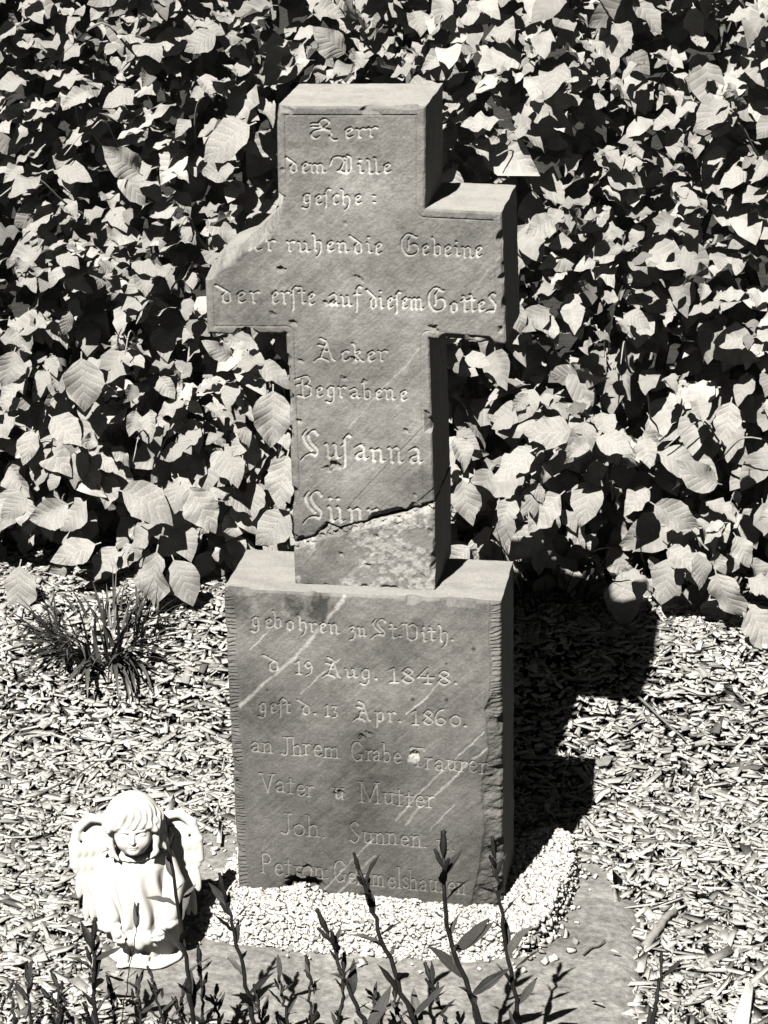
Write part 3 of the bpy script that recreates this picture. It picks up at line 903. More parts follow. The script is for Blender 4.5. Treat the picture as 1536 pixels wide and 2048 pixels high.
# ------------------------------------------------------------------ base slab
S_OUT = [(-.405, -.31), (.432, -.31), (.425, -.20), (.398, .195), (.33, .26), (-.36, .27), (-.40, .20)]
sx_, sz_ = np.arange(-.44, .4601, .006), np.arange(-.34, .3001, .006)
SX, SY = np.meshgrid(sx_, sz_)
dS = seg_dist(SX, SY, S_OUT + S_OUT[:1]) * np.where(inside(S_OUT, SX, SY), 1, -1)
dS = dS + .012 * (fbm(SX * 14, SY * 14, 201, 3) - .5)
rr = np.clip(dS / .045, 0, 1)
SZ = -.031 - .034 * (1 - np.sqrt(np.clip(1 - (1 - rr) ** 2, 0, 1))) + .007 * (fbm(SX * 9, SY * 9, 203, 3) - .5) + .0045 * (fbm(SX * 50, SY * 50, 205, 4) - .5)
ky = np.all(np.stack([dS[:-1, :-1], dS[:-1, 1:], dS[1:, 1:], dS[1:, :-1]]) > -.004, 0)
ids = np.arange(SX.size).reshape(SX.shape)
Q = np.stack([ids[:-1, :-1], ids[:-1, 1:], ids[1:, 1:], ids[1:, :-1]], -1)[ky]
E_ = np.concatenate([Q[:, [0, 1]], Q[:, [1, 2]], Q[:, [2, 3]], Q[:, [3, 0]]])
kk = np.minimum(E_[:, 0], E_[:, 1]) * SX.size + np.maximum(E_[:, 0], E_[:, 1])
u_, iv, ct = np.unique(kk, return_inverse=True, return_counts=True)
Bd = E_[ct[iv] == 1]
bvs = np.unique(Bd)
V0 = np.stack([SX.ravel(), SY.ravel(), SZ.ravel()], 1)
lut_ = np.full(SX.size, -1)
lut_[bvs] = np.arange(len(bvs)) + SX.size
Vb = V0[bvs].copy()
Vb[:, 2] = -.11
F = [Q, np.stack([Bd[:, 1], Bd[:, 0], lut_[Bd[:, 0]], lut_[Bd[:, 1]]], 1)]
tn = .62 + .8 * fbm(SX * 26, SY * 70, 207, 5).ravel() + .5 * (fbm(SX * 7, SY * 7, 209, 3).ravel() - .5)
slab = link('grave_slab', make_mesh('grave_slab', np.concatenate([V0, Vb]), F, M_SLAB, tone=np.concatenate([tn, np.ones(len(bvs))])))
tag(slab, 'flat weathered stone slab with rounded edges lying under the gravel', 'slab')


def slab_z(x, y):
    return -.031


# ------------------------------------------------------------------ small pieces: chips and pebbles
def rand_rot(n, r_, tilt):
    """random yaw with a gaussian tilt of the local z axis"""
    yaw = r_.uniform(0, 2 * np.pi, n)
    a, b = r_.normal(0, tilt, n), r_.normal(0, tilt, n)
    nz_ = np.stack([np.sin(a), np.sin(b), np.ones(n)], 1)
    nz_ /= np.linalg.norm(nz_, axis=1, keepdims=True)
    tx = np.stack([np.cos(yaw), np.sin(yaw), np.zeros(n)], 1)
    tx -= nz_ * (tx * nz_).sum(1, keepdims=True)
    tx /= np.linalg.norm(tx, axis=1, keepdims=True)
    ty = np.cross(nz_, tx)
    return np.stack([tx, ty, nz_], 2)           # columns


CHIP_F = np.array([[3, 2, 1, 0], [4, 5, 6, 7]])
CHIP_S = np.array([[i, (i + 1) % 4, 4 + (i + 1) % 4, 4 + i] for i in range(4)])


def chip_verts(n, r_):
    """n slivers of wood: four-cornered in plan, split unevenly to a point or a blunt end, slightly skewed"""
    L = np.clip(r_.lognormal(math.log(.0165), .58, n), .005, .075)
    Wd = np.clip(L * r_.uniform(.14, .62, n), .0028, .016)
    big = r_.random(n) < .02
    Wd = np.where(big, np.clip(Wd * 2.2, .008, .024), Wd)
    L = np.where(big, np.maximum(L, Wd * 1.4), L)
    Th = r_.uniform(.0012, .0034, n)
    u = r_.uniform(.1, 1, (n, 4))
    px = np.stack([-.5 * L, .5 * L * r_.uniform(.5, 1, n), .5 * L, -.5 * L * r_.uniform(.5, 1, n)], 1)
    py = np.stack([-Wd * .5 * u[:, 0], -Wd * .5 * u[:, 1], Wd * .5 * u[:, 2], Wd * .5 * u[:, 3]], 1) + px * r_.normal(0, .12, n)[:, None]
    up = np.stack([px, py, Th[:, None] / 2 + r_.normal(0, .0010, (n, 4))], 2)
    dn = np.stack([px * .96, py * .9, -Th[:, None] / 2 + np.zeros_like(px)], 2)
    return np.concatenate([dn, up], 1)


def merge(V, Rm, C, faces_list, tones):
    n, k = V.shape[0], V.shape[1]
    W = np.einsum('nij,nkj->nki', Rm, V) + C[:, None, :]
    off = (np.arange(n) * k)[:, None, None]
    F_ = [(f[None] + off).reshape(-1, f.shape[1]) for f in faces_list]
    return W.reshape(-1, 3), F_, np.repeat(tones, k)


r1 = np.random.default_rng(21)
NCH = 66000
cx_, cy_ = r1.uniform(-1.05, .95, NCH), r1.uniform(-.62, 1.12, NCH)
# bare slab: chips only spill over its edges and its back
dsl = seg_dist(cx_, cy_, S_OUT + S_OUT[:1]) * np.where(inside(S_OUT, cx_, cy_), 1, -1)
lim = np.where(cy_ > .12, .035, .012) * (fbm(cx_ * 16, cy_ * 16, 221, 3) * 2.0)
lim = np.where((cx_ < -.30) & (cy_ < .02), lim + .025, lim)
lim = np.where((cy_ > .22) & (np.abs(cx_) < .24), .3, lim)
stray = (r1.random(NCH) < .006) & (np.abs(cx_) > .3)
ok = (dsl < lim) | (stray & (dsl < .10))
ok &= ~((np.abs(cx_) < .205) & (cy_ > -.01) & (cy_ < PD + .01))
cx_, cy_, dsl = cx_[ok], cy_[ok], dsl[ok]
n = len(cx_)
CV = chip_verts(n, r1)
CR = rand_rot(n, r1, .20)
lift = r1.uniform(0, .011, n)
top = np.maximum(ground_z(cx_, cy_) + .002 + lift, np.where(dsl > -.004, -.0275 - .034 * np.clip(1 - dsl / .045, 0, 1) ** 2 + r1.uniform(0, .009, n), -9))
CC = np.stack([cx_, cy_, top], 1)
ct_ = np.clip(r1.normal(1.0, .25, n), .25, 1.4)
ct_[r1.random(n) < .07] *= .4
mulch_V, mulch_F, mulch_T = None, None, None


def cam_px(P):
    d = P - np.array(CAM)
    f_ = d @ np.array(FWD)
    return np.stack([384 + 2300 * (d @ np.array(RIGHT)) / f_, 512 - 2300 * (d @ np.array(UP)) / f_], 1), f_


# the 300 chips that lie on top and show largest become pieces of their own
pxs, dep = cam_px(CC)
size = np.ptp(CV[:, :, 0], axis=1) * np.ptp(CV[:, :, 1], axis=1)
score = size / dep ** 2 * (lift > .007) * (np.abs(pxs[:, 0] - 384) < 380) * (pxs[:, 1] < 1020) * (pxs[:, 1] > 560)
pick = np.argsort(-score)[:300]
NVAR = 14
var = [make_mesh('wood_chip', CV[pick[i]], [CHIP_F, CHIP_S], M_CHIP, smooth=False, tone=np.full(8, ct_[pick[i]])) for i in range(NVAR)]
for j, i in enumerate(pick):
    w = link('wood_chip', var[j % NVAR], ground)
    Rm = Matrix([list(r) for r in CR[i]]).to_4x4()
    Rm.translation = Vector(CC[i])
    w.matrix_local = Rm
keep = np.ones(n, bool)
keep[pick] = False
# (the buried chips are left open below: top and flanks only)
mv, mf, mt = merge(CV[keep], CR[keep], CC[keep], [CHIP_F[1:], CHIP_S], ct_[keep])
mulch = link('mulch', make_mesh('mulch', mv, mf, M_CHIP, smooth=False, tone=mt), ground)
tag(mulch, 'pale wood chip mulch covering the ground', kind='stuff')

# ------------------------------------------------------------------ white gravel packed round the foot of the plinth
ICO = np.array([(-.6, -.55, -.5), (.6, -.6, -.5), (.55, .6, -.5), (-.6, .55, -.5), (-.55, -.6, .5), (.6, -.55, .5), (.55, .55, .5), (-.6, .6, .5)]) * 1.25
ICF = np.array([(3, 2, 1, 0), (4, 5, 6, 7), (0, 1, 5, 4), (1, 2, 6, 5), (2, 3, 7, 6), (3, 0, 4, 7)])
G_OUT = [(-.262, -.055), (-.225, -.085), (-.12, -.098), (.05, -.100), (.18, -.092), (.245, -.070), (.278, -.015), (.292, .06), (.298, .16), (.292, .235), (.262, .27), (.22, .26), (.2, .24), (-.2, .24), (-.238, .2), (-.255, .08)]


def gravel_h(x, y):
    d = seg_dist(x, y, G_OUT + G_OUT[:1]) * np.where(inside(G_OUT, x, y), 1, -1)
    d = d + .016 * (fbm(x * 25, y * 25, 231, 3) - .5)
    steep = np.where(x > .22, .012, .040)
    h = -.031 + (.030 + .012 * fbm(x * 16, y * 16, 233, 2)) * sstep(0, 1, np.clip(d / steep, 0, 1))
    h = h + .018 * np.exp(-((x + .098) / .022) ** 2 - ((y + .012) / .025) ** 2)
    return h, d


hx, hy = np.arange(-.30, .325, .005), np.arange(-.125, .30, .005)
HX, HY = np.meshgrid(hx, hy)
HH, HD = gravel_h(HX, HY)
ky = np.all(np.stack([HD[:-1, :-1], HD[:-1, 1:], HD[1:, 1:], HD[1:, :-1]]) > .003, 0)
cxm, cym = HX[:-1, :-1] + .0025, HY[:-1, :-1] + .0025
ky &= ~((np.abs(cxm) < .19) & (cym > .012) & (cym < PD - .012))
ids = np.arange(HX.size).reshape(HX.shape)
Q = np.stack([ids[:-1, :-1], ids[:-1, 1:], ids[1:, 1:], ids[1:, :-1]], -1)[ky]
gravel = empty('gravel_bed', (0, 0, 0))
tag(gravel, 'bed of small white stones heaped around the plinth foot', 'gravel bed')
core = link('packed_grit', make_mesh('packed_grit', np.stack([HX, HY, HH - .004], -1).reshape(-1, 3), Q, M_PEB, tone=np.full(HX.size, .8)), gravel)
tag(core, kind='stuff')
r2 = np.random.default_rng(33)
NP = 30000
px_, py_ = r2.uniform(-.31, .33, NP), r2.uniform(-.14, .30, NP)
hh, hd = gravel_h(px_, py_)
ok = (hd > 0) | ((r2.random(NP) < .035 * np.exp(hd / .03)) & (hd > -.06))
ok &= ~((np.abs(px_) < .198) & (py_ > .004) & (py_ < PD - .004))
px_, py_, hh, hd = px_[ok], py_[ok], hh[ok], hd[ok]
n = len(px_)
rad = np.clip(r2.lognormal(math.log(.0027), .42, n), .0013, .0058)
PV = ICO[None] * (1 + r2.normal(0, .22, (n, 8)))[:, :, None] * np.stack([rad * r2.uniform(.8, 1.5, n), rad * r2.uniform(.7, 1.2, n), rad * r2.uniform(.5, .9, n)], 1)[:, None, :]
PR = rand_rot(n, r2, .5)
PC = np.stack([px_, py_, np.where(hd > 0, hh + r2.uniform(-.003, .004, n), -.0285 + rad * .3)], 1)
pt = np.clip(r2.normal(1.0, .10, n), .55, 1.2)
pt[r2.random(n) < .02] *= .5
pxs, dep = cam_px(PC)
score = rad * (PC[:, 2] > hh - .001) * (py_ < .0) + rad * .8 * (px_ > .21)
pick = np.argsort(-score)[:300]
var = [make_mesh('pebble', PV[pick[i]], ICF, M_PEB, smooth=False, tone=np.full(8, pt[pick[i]])) for i in range(12)]
for j, i in enumerate(pick):
    w = link('pebble', var[j % 12], gravel)
    Rm = Matrix([list(r) for r in PR[i]]).to_4x4()
    Rm.translation = Vector(PC[i])
    w.matrix_local = Rm
keep = np.ones(n, bool)
keep[pick] = False
mv, mf, mt = merge(PV[keep], PR[keep], PC[keep], [ICF], pt[keep])
tag(link('loose_gravel', make_mesh('loose_gravel', mv, mf, M_PEB, smooth=False, tone=mt), gravel), kind='stuff')

# ------------------------------------------------------------------ beech hedge
def leaf_shape(nu, nv, r_, width=.66, wav=.10, bend=.75, fold=.38, petiole=.12):
    """unit beech leaf: stalk at the origin, midrib along +Y, upper side +Z"""
    us = np.linspace(-1, 1, nu + 1)
    vs = np.linspace(0, 1, nv + 1)
    U, Vv = np.meshgrid(us, vs)
    prof = np.sin(np.pi * np.clip(Vv, 0, 1) ** .86) ** .80 * (1 - .32 * Vv ** 4)
    prof = np.maximum(prof, .012)
    phs = r_.uniform(0, 6.28)
    rag = 1 + .04 * np.sin(Vv * 2 * np.pi * 4 + phs + 2 * U) * np.abs(U) ** 3 + .05 * np.sin(Vv * 7 + phs * 3) * np.abs(U)
    asym = 1 + .08 * np.sign(U) * r_.normal()
    X_ = U * prof * width / 2 * rag * asym
    Y_ = Vv.copy()
    b = bend * r_.uniform(.2, 1.5)
    Z_ = fold * r_.uniform(-.3, 1.3) * np.abs(U) * prof * width / 2
    Z_ = Z_ + wav * r_.uniform(.5, 1.4) * np.abs(U) ** 1.6 * np.sin(Vv * np.pi * r_.uniform(3, 6) + phs + np.sign(U) * r_.uniform(0, 2)) * prof
    Z_ = Z_ - b * Vv ** 2 * .5
    Y_ = Y_ - b * b * Vv ** 3 * .12
    tw = r_.normal(0, .35) * Vv
    X2, Z2 = X_ * np.cos(tw) - Z_ * np.sin(tw), Z_ * np.cos(tw) + X_ * np.sin(tw)
    verts = np.stack([X2, Y_ + petiole, Z2], -1).reshape(-1, 3)
    uv = np.stack([(U + 1) / 2, Vv], -1).reshape(-1, 2)
    ids_ = np.arange(verts.shape[0]).reshape(nv + 1, nu + 1)
    F_ = np.stack([ids_[:-1, :-1], ids_[:-1, 1:], ids_[1:, 1:], ids_[1:, :-1]], -1).reshape(-1, 4)
    # stalk
    k = verts.shape[0]
    w = .012
    sv = np.array([(-w, 0, -.02), (w, 0, -.02), (w, petiole + .02, 0.004), (-w, petiole + .02, 0.004)])
    verts = np.concatenate([verts, sv])
    uv = np.concatenate([uv, np.full((4, 2), .5)])
    F_ = np.concatenate([F_, [[k, k + 1, k + 2, k + 3]]])
    return verts, F_, uv


r3 = np.random.default_rng(91)
HI = [leaf_shape(6, 10, r3, width=r3.uniform(.56, .74)) for _ in range(16)]
LO = [leaf_shape(4, 6, r3, width=r3.uniform(.58, .74)) for _ in range(8)]


def orient(t, nrm):
    t = t / np.linalg.norm(t, axis=-1, keepdims=True)
    nrm = nrm - t * (t * nrm).sum(-1, keepdims=True)
    nrm = nrm / np.linalg.norm(nrm, axis=-1, keepdims=True)
    xx = np.cross(t, nrm)
    return np.stack([xx, t, nrm], -1)


def hedge_front(x, z):
    """distance of the clipped face from the stone: softly lumpy, drawn in a little at the foot"""
    f_ = .885 + .11 * (fbm(x * 3.2 + 5, z * 3.2, 301, 3) - .5)
    return f_ + .05 * np.exp(-((z - .12) / .08) ** 2) * (x < .3) - .05 * sstep(.35, .55, x) * sstep(.45, .15, z)


leaves = []          # pos, rot, size, variant, hi, tone
NF = 5800
x = r3.uniform(-1.55, 1.25, NF)
z = r3.uniform(.14, 1.65, NF)
dens = fbm(x * 7 + 1, z * 11, 303, 3)
y = hedge_front(x, z) + np.abs(r3.normal(0, .085, NF)) + .15 * (dens < .46)
low = sstep(.65, .2, z)
t = np.stack([r3.normal(0, 1.05, NF), -(.25 + .5 * r3.random(NF)), .05 - .35 * r3.random(NF) - .65 * low], 1)
nr = np.stack([r3.normal(0, .42, NF), -(.22 + .36 * r3.normal(0, 1, NF)) - .35 * low, 1.0 + .25 * r3.normal(0, 1, NF) - .3 * low], 1)
sz = np.clip(r3.normal(.048, .014, NF), .020, .085) * (1 + .30 * low)
front = dict(p=np.stack([x, y, z], 1), R=orient(t, nr), s=sz, tone=np.clip(r3.normal(.97, .2, NF), .45, 1.35))
BIG = np.array(BIG_LEAVES)
bt = BIG[:, 3:] - BIG[:, :3]
bl = np.linalg.norm(bt, axis=1)
bn = np.tile(np.array([[-.05, -.75, .55]]), (len(BIG), 1)) + r3.normal(0, .22, (len(BIG), 3))
front = dict(p=np.concatenate([front['p'], BIG[:, :3] + np.array([0, -.01, 0])]), R=np.concatenate([front['R'], orient(bt, bn)]),
             s=np.concatenate([front['s'], bl * .95]), tone=np.concatenate([front['tone'], np.clip(r3.normal(1.05, .08, len(BIG)), .85, 1.2)]))
front['hi'] = np.ones(len(front['s']), bool)
nb = len(BIG)
NB = 5200
x = r3.uniform(-1.6, 1.3, NB)
z = r3.uniform(.10, 1.68, NB)
y = hedge_front(x, z) + .07 + r3.uniform(0, .42, NB)
t = np.stack([r3.normal(0, .8, NB), -(.3 + .5 * r3.random(NB)), -.3 - .5 * r3.random(NB)], 1)
nr = np.stack([r3.normal(0, .5, NB), -.6 + .4 * r3.normal(0, 1, NB), .6 + .4 * r3.normal(0, 1, NB)], 1)
back = dict(p=np.stack([x, y, z], 1), R=orient(t, nr), s=np.clip(r3.normal(.078, .015, NB), .04, .12), tone=np.clip(r3.normal(.95, .15, NB), .5, 1.3))

hedge = empty('beech_hedge', (0, .95, .1))
tag(hedge, 'dense clipped beech hedge of broad ribbed leaves behind the cross', 'hedge')
HB = Matrix.Translation((0, -.95, -.1))
nF = len(front['s'])
pxs, dep = cam_px(front['p'])
view = (np.array(CAM) - front['p'])
view /= np.linalg.norm(view, axis=1, keepdims=True)
facing = np.abs((view * front['R'][:, :, 2]).sum(1))
score = front['s'] ** 2 * facing * (pxs[:, 0] > 5) * (pxs[:, 0] < 763) * (pxs[:, 1] > 5) * (front['p'][:, 1] < hedge_front(front['p'][:, 0], front['p'][:, 2]) + .045)
score[-nb:] += 1
pick = np.argsort(-score)[:300]
vm_hi = []
for i, (v_, f_, uv_) in enumerate(HI):
    vm_hi.append(make_mesh('leaf', v_, f_, M_LEAF, tone=np.full(len(v_), .9 + .2 * (i % 5) / 4), uv=uv_))
for j, i in enumerate(pick):
    w = link('leaf', vm_hi[j % len(vm_hi)], hedge)
    m4 = Matrix([list(r) for r in front['R'][i]]).to_4x4() @ Matrix.Scale(float(front['s'][i]), 4)
    m4.translation = Vector(front['p'][i])
    w.matrix_local = HB @ m4
keep = np.ones(nF, bool)
keep[pick] = False


def merge_leaves(D, sel, shapes, r_):
    VV, FF, TT, UU, off = [], [], [], [], 0
    idx_ = np.where(sel)[0]
    which = r_.integers(0, len(shapes), len(idx_))
    for k, (v_, f_, uv_) in enumerate(shapes):
        ii = idx_[which == k]
        if not len(ii):
            continue
        W = np.einsum('nij,kj->nki', D['R'][ii] * D['s'][ii][:, None, None], v_) + D['p'][ii][:, None, :]
        VV.append(W.reshape(-1, 3))
        FF.append((f_[None] + (np.arange(len(ii)) * len(v_))[:, None, None]).reshape(-1, 4) + off)
        TT.append(np.repeat(D['tone'][ii], len(v_)))
        UU.append(np.tile(uv_, (len(ii), 1)))
        off += len(ii) * len(v_)
    return np.concatenate(VV), np.concatenate(FF), np.concatenate(TT), np.concatenate(UU)


a = merge_leaves(front, keep, HI, r3)
b = merge_leaves(back, np.ones(NB, bool), LO, r3)
VV = np.concatenate([a[0], b[0]]) - np.array([0, .95, .1])
fol = link('foliage', make_mesh('foliage', VV, np.concatenate([a[1], b[1] + len(a[0])]), M_LEAF, tone=np.concatenate([a[2], b[2]]), uv=np.concatenate([a[3], b[3]])), hedge)
tag(fol, kind='stuff')


def tube(pts, rad, sides=6, closed_tip=True):
    """swept tube through points with a radius for each"""
    P = np.array(pts, float)
    n_ = len(P)
    rad = np.broadcast_to(np.asarray(rad, float), (n_,))
    T_ = np.gradient(P, axis=0)
    T_ /= np.linalg.norm(T_, axis=1, keepdims=True) + 1e-12
    ref = np.array([0, 0, 1.0]) if abs(T_[0][2]) < .9 else np.array([1.0, 0, 0])
    V_ = []
    for i in range(n_):
        a_ = np.cross(T_[i], ref)
        a_ /= np.linalg.norm(a_)
        b_ = np.cross(T_[i], a_)
        for k in range(sides):
            th = 2 * math.pi * k / sides
            V_.append(P[i] + rad[i] * (a_ * math.cos(th) + b_ * math.sin(th)))
    F_ = []
    for i in range(n_ - 1):
        for k in range(sides):
            F_.append((i * sides + k, i * sides + (k + 1) % sides, (i + 1) * sides + (k + 1) % sides, (i + 1) * sides + k))
    caps = [np.arange(sides)[::-1], (n_ - 1) * sides + np.arange(sides)]
    return np.array(V_), [np.array(F_), caps[0][None], caps[1][None]]


def catmull(pts, n_=8):
    return np.array(curve_pts([np.array(p, float) for p in pts], n_))


# shoots inside and at the face of the hedge
for k in range(60):
    x0_ = r3.uniform(-1.2, 1.0)
    z0_ = r3.uniform(.12, 1.25)
    dxx = r3.normal(0, .07)
    yy = float(hedge_front(np.array(x0_), np.array(z0_)))
    pts = [(x0_, yy + .20, z0_ - .12), (x0_ + dxx * .4, yy + .09, z0_ - .05), (x0_ + dxx * .8, yy + .025, z0_ + .01), (x0_ + dxx * 1.5, yy - .012, z0_ + r3.uniform(-.06, .05))]
    pc = catmull(pts, 5) - np.array([0, .95, .1])
    v_, f_ = tube(pc, np.linspace(.0026, .0011, len(pc)), 5)
    link('twig', make_mesh('twig', v_, f_, M_TWIG, tone=np.ones(len(v_))), hedge)
for k in range(14):
    x0_ = -1.35 + k * .19 + r3.normal(0, .03)
    pts = [(x0_, 1.08 + r3.normal(0, .03), .05), (x0_ + r3.normal(0, .03), 1.10, .5), (x0_ + r3.normal(0, .05), 1.12, 1.0), (x0_ + r3.normal(0, .06), 1.12, 1.6)]
    pc = catmull(pts, 6) - np.array([0, .95, .1])
    v_, f_ = tube(pc, np.linspace(.013, .006, len(pc)), 7)
    link('stem', make_mesh('stem', v_, f_, M_TWIG, tone=np.full(len(v_), .5)), hedge)

# ------------------------------------------------------------------ angel figurine (modelled as a distance field, then meshed)
def surface_nets(Vx, origin, h):
    s = Vx < 0
    nx, ny, nz = Vx.shape
    cells = np.zeros((nx - 1, ny - 1, nz - 1), np.int8)
    acc = np.zeros((nx - 1, ny - 1, nz - 1, 3), np.float32)
    cnt = np.zeros((nx - 1, ny - 1, nz - 1), np.float32)
    cor = [(i, j, k) for i in (0, 1) for j in (0, 1) for k in (0, 1)]

    def sl(c):
        return tuple(slice(c[a], Vx.shape[a] - 1 + c[a]) for a in range(3))
    for a in cor:
        for ax in range(3):
            if a[ax] == 1:
                continue
            b = list(a)
            b[ax] = 1
            va, vb = Vx[sl(a)], Vx[sl(b)]
            m = (va < 0) != (vb < 0)
            t_ = np.where(m, va / np.where(m, va - vb, 1), 0)
            for c in range(3):
                acc[..., c] += np.where(m, a[c] + (t_ if c == ax else 0), 0)
            cnt += m
    act = cnt > 0
    ids_ = np.full(act.shape, -1)
    ids_[act] = np.arange(act.sum())
    base = np.argwhere(act)
    verts = (base + acc[act] / cnt[act][:, None]) * h + np.array(origin)
    Fs = []
    for ax in range(3):
        o1, o2 = [(1, 2), (2, 0), (0, 1)][ax]
        sa = [slice(1, -1)] * 3
        sa[ax] = slice(0, Vx.shape[ax] - 1)
        sb = list(sa)
        sb[ax] = slice(1, Vx.shape[ax])
        A, Bq = s[tuple(sa)], s[tuple(sb)]
        for flip in (False, True):
            m = (A & ~Bq) if not flip else (~A & Bq)
            p_ = np.argwhere(m)
            if not len(p_):
                continue
            off = np.ones(3, int)
            off[ax] = 0
            p_ = p_ + off
            d1 = np.zeros(3, int)
            d1[o1] = 1
            d2 = np.zeros(3, int)
            d2[o2] = 1
            q_ = [p_ - d1 - d2, p_ - d2, p_, p_ - d1]
            f_ = np.stack([ids_[c[:, 0], c[:, 1], c[:, 2]] for c in q_], 1)
            Fs.append(f_[:, ::-1] if flip else f_)
    return verts, np.concatenate(Fs)


class Field:
    def __init__(self, lo, hi, h):
        self.lo, self.h = np.array(lo, float), h
        n_ = [int((b - a) / h) + 1 for a, b in zip(lo, hi)]
        ax = [lo[i] + np.arange(n_[i]) * h for i in range(3)]
        self.X, self.Y, self.Z = [g.astype(np.float32) for g in np.meshgrid(*ax, indexing='ij')]
        self.D = np.full(self.X.shape, 1.0, np.float32)

    def box(self, c, r):
        i0 = np.maximum(((np.array(c) - r - self.lo) / self.h).astype(int), 0)
        i1 = np.minimum(((np.array(c) + r - self.lo) / self.h).astype(int) + 2, self.D.shape)
        return tuple(slice(a, b) for a, b in zip(i0, i1))

    def put(self, s, d, k=.004, sub=False):
        o_ = self.D[s]
        if sub:
            d = -d
            hh_ = np.clip(.5 - .5 * (o_ - d) / k, 0, 1)
            self.D[s] = o_ * (1 - hh_) + d * hh_ + k * hh_ * (1 - hh_)
        else:
            hh_ = np.clip(.5 + .5 * (d - o_) / k, 0, 1)
            self.D[s] = d * (1 - hh_) + o_ * hh_ - k * hh_ * (1 - hh_)

    def ell(self, c, r, k=.004, rot=None, sub=False):
        s = self.box(c, max(r) + .02)
        P = np.stack([self.X[s] - c[0], self.Y[s] - c[1], self.Z[s] - c[2]], -1)
        if rot is not None:
            P = P @ np.array(rot.to_matrix(), dtype=np.float32)
        q_ = P / np.array(r, np.float32)
        l = np.sqrt((q_ ** 2).sum(-1))
        l2 = np.sqrt(((P / np.array(r, np.float32) ** 2) ** 2).sum(-1)) + 1e-9
        self.put(s, l * (l - 1) / l2, k, sub)

    def cap(self, a, b, ra, rb, k=.004, sub=False):
        a, b = np.array(a, float), np.array(b, float)
        s = self.box((a + b) / 2, np.linalg.norm(b - a) / 2 + max(ra, rb) + .02)
        P = np.stack([self.X[s] - a[0], self.Y[s] - a[1], self.Z[s] - a[2]], -1)
        ba = b - a
        t_ = np.clip((P @ ba.astype(np.float32)) / (ba @ ba), 0, 1)
        d = np.linalg.norm(P - t_[..., None] * ba.astype(np.float32), axis=-1) - (ra + (rb - ra) * t_)
        self.put(s, d, k, sub)

    def mesh(self, name, mat):
        v_, f_ = surface_nets(self.D, self.lo, self.h)
        return make_mesh(name, v_, f_, mat, tone=np.ones(len(v_)))


from mathutils import Euler
H_ = .0014
angel = empty('angel_figurine', (-.318, -.128, -.0295))
angel.rotation_euler = (0, 0, math.radians(14))
tag(angel, 'small white cast angel with folded wings and downcast face beside the plinth', 'figurine')

# body: gown, sleeves, hands, face, feet in one skin
B = Field((-.085, -.085, -.004), (.085, .07, .275), H_)
X, Y, Z = B.X, B.Y, B.Z
th = np.arctan2(X, -Y + .002)
# gown: wide at the elbows, drawn in to the knees, with vertical folds
pz = np.array([.0, .03, .045, .06, .09, .12, .145, .160, .172])
pa = np.array([.034, .034, .046, .047, .046, .045, .045, .041, .021])
pb = np.array([.034, .034, .046, .045, .041, .038, .034, .029, .019])
A_ = np.interp(Z, pz, pa)
B_ = np.interp(Z, pz, pb)
fold = .0034 * np.sin(th * 10 + 1.2 * np.sin(Z * 60)) * sstep(.155, .10, Z) + .0030 * np.sin(th * 13 + 2) * sstep(.068, .048, Z) * sstep(.038, .046, Z)
rr_ = np.sqrt((X / A_) ** 2 + ((Y + .002) / B_) ** 2)
d = (rr_ - 1) * np.minimum(A_, B_) * .8 - fold
d = np.maximum(d, np.maximum(Z - .172, .028 + .006 * np.sin(th * 5) - Z))
B.put((slice(None),) * 3, d.astype(np.float32), .003)
# under-skirt with deep folds, set back below the hem, spread to the right
ux = X - .012
th2 = np.arctan2(ux, -Y)
r2_ = np.sqrt((ux / (.050 - .10 * np.clip(Z, 0, .05))) ** 2 + ((Y - .006) / .040) ** 2)
d = (r2_ - 1) * .038 - .0028 * np.sin(th2 * 9 + 40 * Z)
d = np.maximum(d, np.maximum(Z - .05, -Z))
B.put((slice(None),) * 3, d.astype(np.float32), .003)
# neck, head, face
B.cap((0, -.002, .160), (0, -.008, .185), .014, .013, .006)
B.ell((0, -.012, .212), (.0315, .033, .038), .006)
B.ell((0, -.030, .196), (.021, .016, .022), .010)
for sx in (-1, 1):
    B.ell((sx * .0125, -.0375, .200), (.0095, .007, .009), .008)             # cheek
    B.ell((sx * .0120, -.0435, .2130), (.0072, .0035, .0036), .002, sub=True)  # eye socket
    B.ell((sx * .0120, -.0415, .2120), (.0066, .0034, .0030), .0015)         # lowered lid
    B.cap((sx * .0060, -.0450, .2185), (sx * .0180, -.0405, .2180), .0016, .0013, .003)  # brow
B.cap((0, -.0450, .216), (0, -.0500, .2035), .0020, .0032, .003)             # nose
for sx in (-1, 1):
    B.ell((sx * .0026, -.0478, .2028), (.0020, .0022, .0016), .0015)
B.ell((0, -.0475, .1962), (.0070, .0026, .0017), .0012)                       # lips
B.ell((0, -.0470, .1930), (.0056, .0026, .0017), .0012)
B.cap((-.007, -.0475, .1947), (.007, -.0475, .1947), .0008, .0008, .0008, sub=True)
B.ell((0, -.0425, .1862), (.0085, .0065, .0060), .004)                        # chin
# round collar with a pleat at the throat
for k in range(20):
    a_ = 2 * math.pi * k / 20
    B.ell((.026 * math.sin(a_), -.006 - .024 * math.cos(a_), .1665), (.0055, .0055, .0040), .003)
for sx, sl in ((-1, .2), (1, -.1), (1, .35)):
    B.cap((sx * .004 * (1 + 4 * abs(sl)), -.040, .158), (sx * (.006 + .05 * abs(sl)), -.046, .110), .0012, .0008, .002, sub=True)
